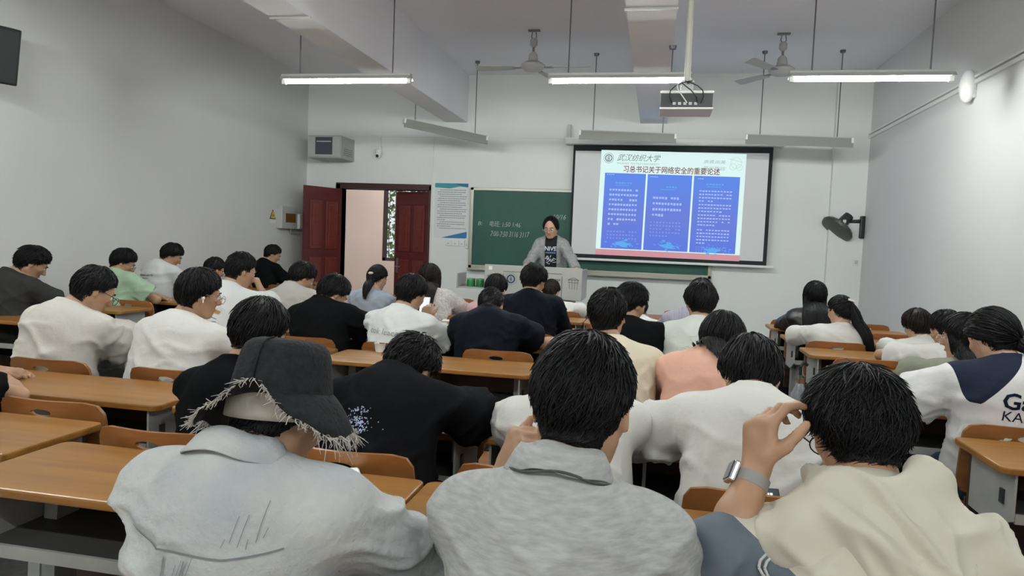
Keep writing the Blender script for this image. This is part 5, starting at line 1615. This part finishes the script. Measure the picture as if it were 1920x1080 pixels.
# ------------------------------------------------------------------ teacher
tch = person('teacher', 'person in open grey hoodie over black printed T-shirt leaning on the lectern', (1034, 406), 8.45, 8.0, yaw=180, hyaw=6, hp=22, hair='parted', hs=1.06, shirt='openhoodie', shirtname='hoodie', sleeve='long', stand=True, near=1, sw=.160, loose=.016, L=.50, lowz=.10,
             glasses='steel', skin='skin2', collar='crew', group='teacher at the lectern', bow=.02, tail=dict(at=(0, -.09, .03), len=.2, width=.02, n=120), fold=.005,
             matfn=lambda c, q: np.minimum(.072 - np.abs((c - q['N']) @ q['Rt'][:, 0]) + 0 * c[:, 0], (c - q['N']) @ q['fw'] - .02),
             arms={1: dict(wpx=(988, 499, 8.25), pole=(.25, -1, -.2), hand=dict(d=(.2, .6, -.7), n=(0, -.3, -1))), -1: dict(wpx=(1084, 512, 8.12), pole=(-.25, -1, -.2), hand=dict(d=(-.5, .5, -.6), n=(.3, .2, -1)))})
white_print = mat('print_white', (.55, .60, .66), .8); blue_print = mat('print_blue', (.16, .22, .50), .8)
lay_on(tch, text_mesh('NIVE', 1, 0, 0, 'LEFT', .03), white_print, 'lettering', (0, .80), .14, 0, True, lift=.004)
rr = random.Random(8)
pl = []
for k in range(14):
    x = rr.uniform(-.08, .08); y = rr.uniform(-.08, .06)
    pl += stroke([(x, y), (x + rr.uniform(.02, .05), y + rr.uniform(-.05, .05)), (x + rr.uniform(.05, .09), y + rr.uniform(-.04, .04))], .012)
lay_on(tch, poly_mesh(pl), white_print, 'back_print', (0, .52), .14, 0, True, lift=.004, kind='stuff')
pl = [[(k * .02, 0), (k * .02 + .014, 0), (k * .02 + .014, .03), (k * .02, .03)] for k in range(9)]
lay_on(tch, poly_mesh(pl), blue_print, 'lettering', (0, .70), .12, 0, True, lift=.004, kind='stuff')

# ------------------------------------------------------------------ prints on shirts
gp = mat('print_grey_soft', (.30, .31, .33), .8)
lay_on(cok, text_mesh('cok leacher', 1, .15), gp, 'lettering', (-.02, .73), .25, -3)
ink = FB['jersey_navy']
lay_on(jer, text_mesh('GaraLi', 1, .08, 0, 'LEFT', .02), ink, 'lettering', (.045, .79), .23, -1)
lay_on(jer, text_mesh('KAPPA SP', 1, .1), ink, 'lettering', (.045, .67), .23, -1)
def arc(cx, cy, r, a0, a1, n=18): return [(cx + r * math.cos(math.radians(a0 + (a1 - a0) * k / n)), cy + r * math.sin(math.radians(a0 + (a1 - a0) * k / n))) for k in range(n + 1)]
lay_on(jer, poly_mesh(stroke(arc(0, 0, .055, 50, 360) + [(.03, 0)], .010) + stroke(arc(0, 0, .03, 40, 350) + [(.005, -.005)], .009) + stroke([(-.03, .048), (.07, .055), (.10, .04)], .009)), ink, 'emblem', (.10, .93), .12)
rr = random.Random(4)
pl = []
for k in range(190):
    x = rr.gauss(0, .035); y = rr.choice([.055, .02, .0, -.015, -.035]) + rr.gauss(0, .008); s_ = rr.uniform(.0012, .0042)
    pl.append([(x - s_, y - s_), (x + s_, y - s_ * .6), (x + s_ * .8, y + s_), (x - s_ * .7, y + s_ * .8)])
lay_on(bp, poly_mesh(pl), mat('print_speckle', (.42, .48, .70), .7), 'speckled_print', (-.03, .66), .15, 8, kind='stuff')
pl = []
for k in range(26):
    x, y = rr.uniform(-.11, .10), rr.uniform(-.10, .10)
    pl += stroke([(x, y), (x + rr.uniform(-.06, .06), y + rr.uniform(-.05, .05)), (x + rr.uniform(-.07, .07), y + rr.uniform(-.06, .06))], .003)
lay_on(dex, poly_mesh(pl), mat('print_palegreen', (.36, .42, .36), .8), 'line_drawing', (.0, .76), .2, kind='stuff')
lay_on(dex, text_mesh('DEX', 1, .2), MT['line_dark'], 'lettering', (.07, .88), .09, -8)
lay_on(dex, text_mesh('S', 1, .2), MT['line_dark'], 'lettering', (.09, .80), .025, -8)
pl = []
for k in range(22):
    x, y = rr.gauss(0, .05), rr.gauss(-.06, .035)
    pl += stroke([(x, y), (x + rr.uniform(-.04, .05), y + rr.uniform(-.02, .02)), (x + rr.uniform(-.04, .06), y + rr.uniform(-.025, .02))], .004)
lay_on(flo, poly_mesh(pl), mat('print_dark_brown', (.10, .06, .05), .8), 'line_drawing', (-.02, .52), .22, kind='stuff')
pl = [[(rr.gauss(0, .04) + a, rr.gauss(0, .01) + b) for a, b in ((0, 0), (.012, .002), (.01, .012), (-.002, .01))] for _ in range(14)]
lay_on(flo, poly_mesh(pl), mat('print_orange', (.48, .24, .10), .8), 'orange_print', (.0, .70), .14, kind='stuff')
pl = []
for row in range(3):
    x = -.09
    while x < .09 - .05 * row:
        w_ = rr.uniform(.006, .016); h_ = .018 if row == 0 else .006
        pl += stroke([(x, -.022 * row), (x + w_ * .5, -.022 * row + h_), (x + w_, -.022 * row)], .003); x += w_ + .003
lay_on(und, poly_mesh(pl), MT['line_dark'], 'lettering', (-.03, .76), .2, 3, kind='stuff')
lay_on(bl, text_mesh('s', 1), white_print, 'lettering', (.02, .58), .03)
pl = [[(x + a, y + b) for a, b in ((0, 0), (.007, .002), (.004, .006))] for x, y in ((rr.uniform(-.12, .12), rr.uniform(-.08, .08)) for _ in range(50))]
lay_on(pat, poly_mesh(pl), MT['line_dark'], 'dots', (0, .72), .24, kind='stuff')

# ------------------------------------------------------------------ collars
def collar(info, m, prof, gap=35, name='collar', off=.0, tilt=-.12, ex=1.05):
    nd = info['nd']; ax = unit(nd + V3(0, tilt, 0)); x = unit(np.cross(np.cross(ax, V3(1, 0, 0)), ax)); y = np.cross(ax, x)
    c = info['N'] + ax * off
    n = 56; V = []
    angs = np.radians(np.linspace(90 + gap, 450 - gap, n))
    rg = info['rng']; ph = rg.uniform(0, 6, 3)
    for a in angs:
        for (r, h) in prof:
            w = 1 + .03 * math.sin(3 * a + ph[0]) + .015 * math.sin(7 * a + ph[1])
            V.append(c + x * math.cos(a) * r * ex * w + y * math.sin(a) * r * w + ax * (h + .003 * math.sin(5 * a + ph[2])))
    k = len(prof)
    i = np.arange(n - 1)[:, None] * k; j = np.arange(k)[None]; j2 = (j + 1) % k
    f = np.stack([i + j, i + j2, i + k + j2, i + k + j], -1).reshape(-1, 4)
    return link(name, np_mesh(name, np.array(V), f), m, info['shirt'])
PROF = [(.0625, -.02), (.0615, .02), (.0635, .034), (.0680, .036), (.0760, .022), (.0885, -.012), (.0865, -.014), (.0735, .014), (.0675, .026), (.0655, .02), (.066, -.02)]
collar(grey, FB['heather'], PROF, 30, off=.024)
co_ = collar(grey, mat('collar_edge_dark', (.06, .062, .064), .8), [(.0895, -.012), (.0895, -.016), (.087, -.016), (.087, -.012)], 30, 'collar_edge', .024)
collar(denim, FB['denim'], [(r * 1.04, h) for r, h in PROF], 30, off=.008)

# ------------------------------------------------------------------ denim shirt seams
def seam(info, pts, m, w=.0022, name='seam'):
    """thin raised stitching that follows the back of the garment"""
    P = []
    for (a, b) in zip(pts[:-1], pts[1:]):
        for k in range(10): P.append((a[0] + (b[0] - a[0]) * k / 10, a[1] + (b[1] - a[1]) * k / 10))
    P.append(pts[-1]); 
    cx = sum(p[0] for p in P) / len(P)
    me = poly_mesh(stroke(P, w)); co = np.array([v.co[:] for v in me.vertices])
    return lay_on(info, me, m, name, ((co[:, 0].min() + co[:, 0].max()) / 2, ((co[:, 1].min() + co[:, 1].max()) / 2) / .47), co[:, 0].max() - co[:, 0].min(), lift=.003)
dk = mat('denim_thread', (.20, .215, .23), .9)
seam(denim, [(-.125, .402), (-.06, .395), (.06, .388), (.14, .394)], dk, .0028)
seam(denim, [(-.035, .39), (-.05, .28), (-.07, .14)], dk); seam(denim, [(.0, .388), (-.02, .29), (-.045, .15)], dk)
for k in range(11):
    x = .06 + .012 * k if k < 6 else -.03 + .009 * (k - 6); y = .43 if k < 6 else .36
    seam(denim, [(x + rr.uniform(-.01, .01), y + rr.uniform(-.02, .03)), (x - .003, y - rr.uniform(.0, .03))], dk, .001, 'distress_mark')

# ------------------------------------------------------------------ bucket hat
hat_m = mat('hat_denim_black', (.022, .023, .026), .85, noise=.45, nscale=70, bump=.4, bscale=120, spec=.2)
lin_m = fabric('hat_lining', (.56, .51, .44), noise=.08)
fr_m = mat('hat_fringe', (.50, .46, .43), .9)
TH_ = Matrix.Translation((0, -.016, .034)) @ Matrix.Rotation(math.radians(27), 4, 'X') @ Matrix.Diagonal((.93, .96, .95, 1))
def hat_ring(fr, fz, n=72): return [TH_ @ Vector((fr(a) * .92 * math.cos(a), fr(a) * 1.08 * math.sin(a), fz(a))) for a in np.linspace(0, 2 * math.pi, n, endpoint=False)]
def loft(rings, closed=True):
    n = len(rings[0]); V = [p for r in rings for p in r]; Fc = []
    for i in range(len(rings) - 1):
        for k in range(n): Fc.append((i * n + k, i * n + (k + 1) % n, (i + 1) * n + (k + 1) % n, (i + 1) * n + k))
    return V, Fc
cr = [hat_ring(lambda a, r=r: r + .002 * math.sin(5 * a), lambda a, z=z: z) for r, z in ((.012, .102), (.05, .101), (.070, .096), (.082, .086), (.089, .07), (.094, .045), (.098, .02), (.101, .0))]
Vh, Fh = loft(cr)
n_ = 72; Vh.append(TH_ @ Vector((0, 0, .102))); Fh += [(len(Vh) - 1, (k + 1) % n_, k) for k in range(n_)]
hat = link('bucket_hat', np_mesh('bucket_hat', np.array([v[:] for v in Vh]), [tuple(f) for f in Fh]), hat_m, denim['root']); hat.matrix_local = denim['M4']
tag(hat, 'frayed black bucket hat')
def bz(a, t):   # brim height: drooping sides, back lifted in the middle
    s_ = math.sin(a); c_ = math.cos(a)
    return -.040 * t - .048 * t * t * abs(c_) ** 2 + .022 * t * t * math.exp(-((a - 5.0) / .30) ** 2) + .038 * t * math.exp(-((a - 5.35) / .85) ** 2) + .010 * t * math.sin(4 * a + .6) + .005 * t * math.sin(9 * a)
def br(a, t): return .101 + (.052 + .008 * math.sin(3 * a + 1)) * t
rings = [hat_ring(lambda a, t=t: br(a, t), lambda a, t=t: bz(a, t)) for t in (0, .2, .4, .6, .8, 1.0)] + [hat_ring(lambda a, t=t: br(a, t) - .002, lambda a, t=t: bz(a, t) - .003) for t in (1.0, .6, .2, 0)]
Vb, Fb_ = loft(rings)
o = link('brim', np_mesh('brim', np.array([v[:] for v in Vb]), [tuple(f) for f in Fb_]), hat_m, hat)
rings = [hat_ring(lambda a, r=r: r, lambda a, z=z: z) for r, z in ((.1010, .0), (.1035, -.015), (.1055, -.035), (.106, -.052), (.103, -.052), (.101, -.02))]
Vl, Fl = loft(rings); link('lining', np_mesh('lining', np.array([v[:] for v in Vl]), [tuple(f) for f in Fl]), lin_m, hat)
rg = np.random.default_rng(5); pts = []
for k in range(620):
    a = rg.uniform(0, 2 * math.pi); L_ = rg.uniform(.006, .018) * (1.6 if abs(math.cos(a)) > .8 else 1)
    p = TH_ @ Vector((br(a, 1) * .92 * math.cos(a), br(a, 1) * 1.08 * math.sin(a), bz(a, 1)))
    d_ = Vector((math.cos(a) * .5, math.sin(a) * .5, -.8)) + Vector(rg.normal(0, .35, 3)); d2 = d_ + Vector(rg.normal(0, .5, 3))
    pts.append([p[:], (p + d_ * L_ * .5)[:], (p + d_ * L_ * .5 + d2 * L_ * .5)[:]])
fv, ff = locks_mesh(np.array(pts), .0011, .0005, rg)
o = link('fringe', np_mesh('fringe', fv, ff), fr_m, hat); o['kind'] = 'stuff'
for aa in (1.5 * math.pi + .06, .5 * math.pi):
    sp_ = [TH_ @ Vector(((r + .0012) * .92 * math.cos(aa), (r + .0012) * 1.08 * math.sin(aa), z)) for r, z in ((.05, .102), (.070, .097), (.082, .087), (.089, .071), (.094, .045), (.098, .02), (.101, .0))]
    MB().tube(sp_, .0016, 6).build('crown_seam', hat_m, hat)

# ------------------------------------------------------------------ hood, cords and watch of the cream jacket
q = hood
HF = Field()
N_, s_, fw_, Rt_ = q['N'], q['s'], q['fw'], q['Rt']
HF.add(ell(N_ - fw_ * .085 - s_ * .095 + Rt_[:, 0] * .02, V3(.165, .072, .110), Rt_))
HF.add(ell(N_ - fw_ * .100 - s_ * .200 + Rt_[:, 0] * .06, V3(.130, .065, .100), Rt_), .05)
HF.add(ell(N_ - fw_ * .035 - s_ * .050 + Rt_[:, 0] * .12, V3(.085, .065, .048), Rt_ @ roty(28)), .05)
HF.add(ell(N_ - fw_ * .050 - s_ * .050 - Rt_[:, 0] * .10, V3(.085, .070, .052), Rt_ @ roty(-26)), .05)
HF.add(torus(N_ + q['nd'] * .010 - fw_ * .012, unit(q['nd'] + V3(0, -.2, 0)), .082, .024, 1.1), .04)
hv_, hf_ = mesh_field(HF, .0065); hn_ = vnormals(hv_, hf_)
hv_ = folds(hv_, hn_, np.random.default_rng(6), .028, None, [tuple(Rt_[:, 0] * .75 + s_ * .7), tuple(Rt_[:, 0] * .45 + s_ * .9), tuple(Rt_[:, 0] * .6 + s_ * .6)], (.09, .16))
hv_ = relax(hv_, hf_, 1, .5)
hood_o = link('hood', np_mesh('hood', hv_, hf_), FB['jacket'], q['shirt'])
cord = mat('cord_grey', (.55, .55, .52), .7)
for sd, dx_ in ((-1, -.175), (1, .215)):
    p0 = N_ + Rt_[:, 0] * dx_ - s_ * .10 - fw_ * .085
    pts = [Vector(p0 + Rt_[:, 0] * sd * .012 * math.sin(k * .9) + s_ * (-.010 * k) - fw_ * .012 * math.sin(k * .5)) for k in range(8)]
    MB().tube(pts, .0025, 6).build('drawcord', cord, q['shirt'])
    pts = [p + Vector(Rt_[:, 0]) * .012 * (1 - k / 8) for k, p in enumerate(pts)]
    MB().tube(pts, .0025, 6).build('drawcord', cord, q['shirt'])
    MB().cyl(pts[-1], pts[-1] + Vector(-s_ * .02), .008, .007, 12).build('cord_toggle', MT['black'], q['shirt'])
# smartwatch on the raised wrist
S0_, E_, W_, _ = q['A'][-1]
ax_ = unit(W_ - E_); cen_ = W_ - ax_ * .028
side_ = unit(np.cross(ax_, V3(0, 1, 0))); up_ = np.cross(side_, ax_)
Mw = Matrix([[side_[i], up_[i], ax_[i], cen_[i]] for i in range(3)] + [[0, 0, 0, 1]])
strap_m = mat('watch_strap', (.30, .285, .27), .6)
ws_ = MB().lathe([(.0290, -.011), (.0312, -.011), (.0312, .011), (.0290, .011), (.0290, -.011)], (0, 0, 0), 32).build('smartwatch', strap_m, q['root'], smooth=True)
ws_.matrix_local = Mw
wc = MB().box(.031, .043, -.017, .017, -.020, .020, .004).build('watch_case', MT['chrome'], ws_)
MB().box(.0425, .0445, -.014, .014, -.017, .017, .001).build('watch_face', MT['glass'], wc)

# ------------------------------------------------------------------ small things
def phone(label, pos, rot, m=None, w=.072, h=.15, screen=True):
    r = empty('phone', pos, 0, label, 'phone'); r.rotation_euler = rot
    MB().box(-w / 2, w / 2, -h / 2, h / 2, 0, .008, .0035).build('case', m or MT['white_plastic'], r)
    MB().box(-w / 2 + .004, w / 2 - .004, -h / 2 + .005, h / 2 - .005, .008, .0088).build('screen', MT['glass'] if not screen else SCREEN, r)
    MB().cyl((0, h / 2 - .012, .0088), (0, h / 2 - .012, .0092), .002, n=8).build('camera_hole', MT['black'], r)
    return r
SCREEN = mat('phone_screen', (.70, .82, .80), .3, emit=.55)
p = on_z(625, 876, .775)
phone('white phone lying on the desk in front of the bucket hat', (p.x, p.y, .751), (0, 0, math.radians(-60)))
p = on_y(796, 577, 4.66)
phone('lit phone held up by the white lettered T-shirt', p, (math.radians(75), 0, math.radians(-10)))
p = on_z(1440, 930, .80)
ph_ = phone('dark phone propped in front of the cream hooded jacket', (p.x, p.y, .76), (math.radians(50), 0, math.radians(8)), MT['black'], .075, .12, False)
mb = MB(); rr = random.Random(9)
for k in range(5):
    x = -.03
    while x < .02: w_ = rr.uniform(.004, .01); mb.box(x, x + w_, .04 - k * .012, .046 - k * .012, .0086, .0091); x += w_ + .002
mb.build('screen_text', mat('screen_glow_text', (.8, .82, .85), .5, emit=.6), ph_)['kind'] = 'stuff'
# notebook by the white T-shirt
p = on_z(1232, 812, .76)
nb_ = empty('notebook', (p.x, p.y, .751), math.radians(20), 'open pale notebook on the desk beside the plain white T-shirt', 'notebook')
MB().box(-.10, 0, -.13, .13, 0, .008, .002).build('page_block', MT['paper'], nb_, (0, 0, 0), (0, math.radians(3), 0))
MB().box(0, .10, -.13, .13, 0, .008, .002).build('page_block', MT['paper'], nb_, (0, 0, 0), (0, math.radians(-3), 0))
# cup lid on the bare desk
p = on_z(710, 657, .76)
cp = empty('paper_cup', (p.x, p.y + .02, .75), 0, 'low white paper cup on the long bare desk', 'cup')
MB().lathe([(.026, 0), (.034, .05), (.0355, .052), (.033, .052), (.026, .006)], (0, 0, 0), 20).build('cup_wall', MT['white_plastic'], cp, smooth=True)
MB().lathe([(.030, .040), (.0318, .0405)], (0, 0, 0), 20).build('drink_surface', MT['dark_panel'], cp)
# papers and boxes on other desks
def sheet(label, px, py, w, h, rz, m=None):
    p = on_z(px, py, .752); r = empty('paper_sheet', (p.x, p.y, .7505), rz, label, 'paper')
    MB().box(-w / 2, w / 2, -h / 2, h / 2, 0, .002).build('sheet', m or MT['paper'], r)
    MB().box(-w / 2 + .02, w / 2 - .02, h / 2 - .03, h / 2 - .025, .002, .0022).build('heading_line', MT['grey_plastic'], r)
sheet('white sheet of paper on the desk behind the lace blouse', 850, 600, .18, .22, .2)
# umbrella and bag by the right aisle
p = on_z(1488, 735, .25)
ub = empty('folded_umbrella', (1.02, 5.15, 0), 0, 'silver folded umbrella hanging at the aisle desk', 'umbrella')
um = mat('umbrella_silver', (.42, .42, .46), .35, noise=.3, nscale=20)
prof = [(.012, .0), (.03, .08), (.05, .30), (.045, .45), (.018, .52)]
mb = MB(); n = 24; rgs = []
for (r, z) in prof: rgs.append([mb.bm.verts.new((r * (1 + .25 * math.cos(8 * 2 * math.pi * k / n)) * math.cos(2 * math.pi * k / n), r * (1 + .25 * math.cos(8 * 2 * math.pi * k / n)) * math.sin(2 * math.pi * k / n), z + .02)) for k in range(n)])
for i in range(len(rgs) - 1):
    for k in range(n): mb.bm.faces.new((rgs[i][k], rgs[i][(k + 1) % n], rgs[i + 1][(k + 1) % n], rgs[i + 1][k]))
mb.build('canopy_folds', um, ub, smooth=True)
MB().cyl((0, 0, 0), (0, 0, .62), .006, n=8).build('shaft', MT['rod'], ub)
MB().tube([(0, 0, .60), (0, 0, .66), (.02, 0, .69), (.045, 0, .67)], .010, 10).build('handle', MT['black'], ub)
# bags on the floor at the right
def bag(label, x, y, c, w=.32, h=.40, d=.20):
    F = Field(); F.add(ell((0, 0, h * .45), (w * .5, d * .5, h * .48))); F.add(rcone((-w * .32, 0, .09), (w * .32, 0, .09), .085, .085), .06)
    v, f = mesh_field(F, .014); v[:, 2] = np.maximum(v[:, 2], 0.0); n = vnormals(v, f); v = folds(v, n, np.random.default_rng(4), .012); v[:, 2] = np.maximum(v[:, 2], 0)
    r = empty('backpack', (x, y, 0), .3, label, 'bag')
    b = link('pack_body', np_mesh('pack_body', v, f), c, r)
    F = Field(); F.add(ell((0, -d * .42, h * .33), (w * .34, .05, h * .22))); v, f = mesh_field(F, .014); link('front_pocket', np_mesh('front_pocket', v, f), c, r)
    MB().tube([(-w * .2, .02, h * .9), (-w * .1, .02, h * 1.05), (w * .1, .02, h * 1.05), (w * .2, .02, h * .9)], .009, 8).build('grab_handle', MT['black'], r)
    MB().tube([(-w * .33, -d * .3, h * .62), (0, -d * .5, h * .72), (w * .33, -d * .3, h * .62)], .004, 6).build('zip', MT['grey_plastic'], r)
camo = mat('pack_camo', (.14, .14, .10), .8, noise=.7, nscale=14, color2=(.015, .016, .014))
bag('dark camouflage backpack on the floor under the near aisle desk', 1.62, 2.15, camo)
bag('plain black backpack on the floor beside the sports jersey', 1.05, 2.95, FB['black'])

# hair clip and scrunchie
o = MB().box(-.028, .028, -.006, .006, -.009, .009, .005).build('hair_clip', MT['white_plastic'], clp['root'], smooth=True); o.matrix_local = clp['M4'] @ Matrix.Translation((.025, -.103, .062)) @ Matrix.Rotation(.3, 4, 'Y')
o = MB().lathe([(.016, -.012), (.024, -.006), (.026, 0), (.024, .006), (.016, .012)], (0, 0, 0), 18).build('scrunchie', FB['cream'], pny['root'], smooth=True); o.matrix_local = pny['M4'] @ Matrix.Translation((0, -.105, .005)) @ Matrix.Rotation(math.radians(25), 4, 'X')
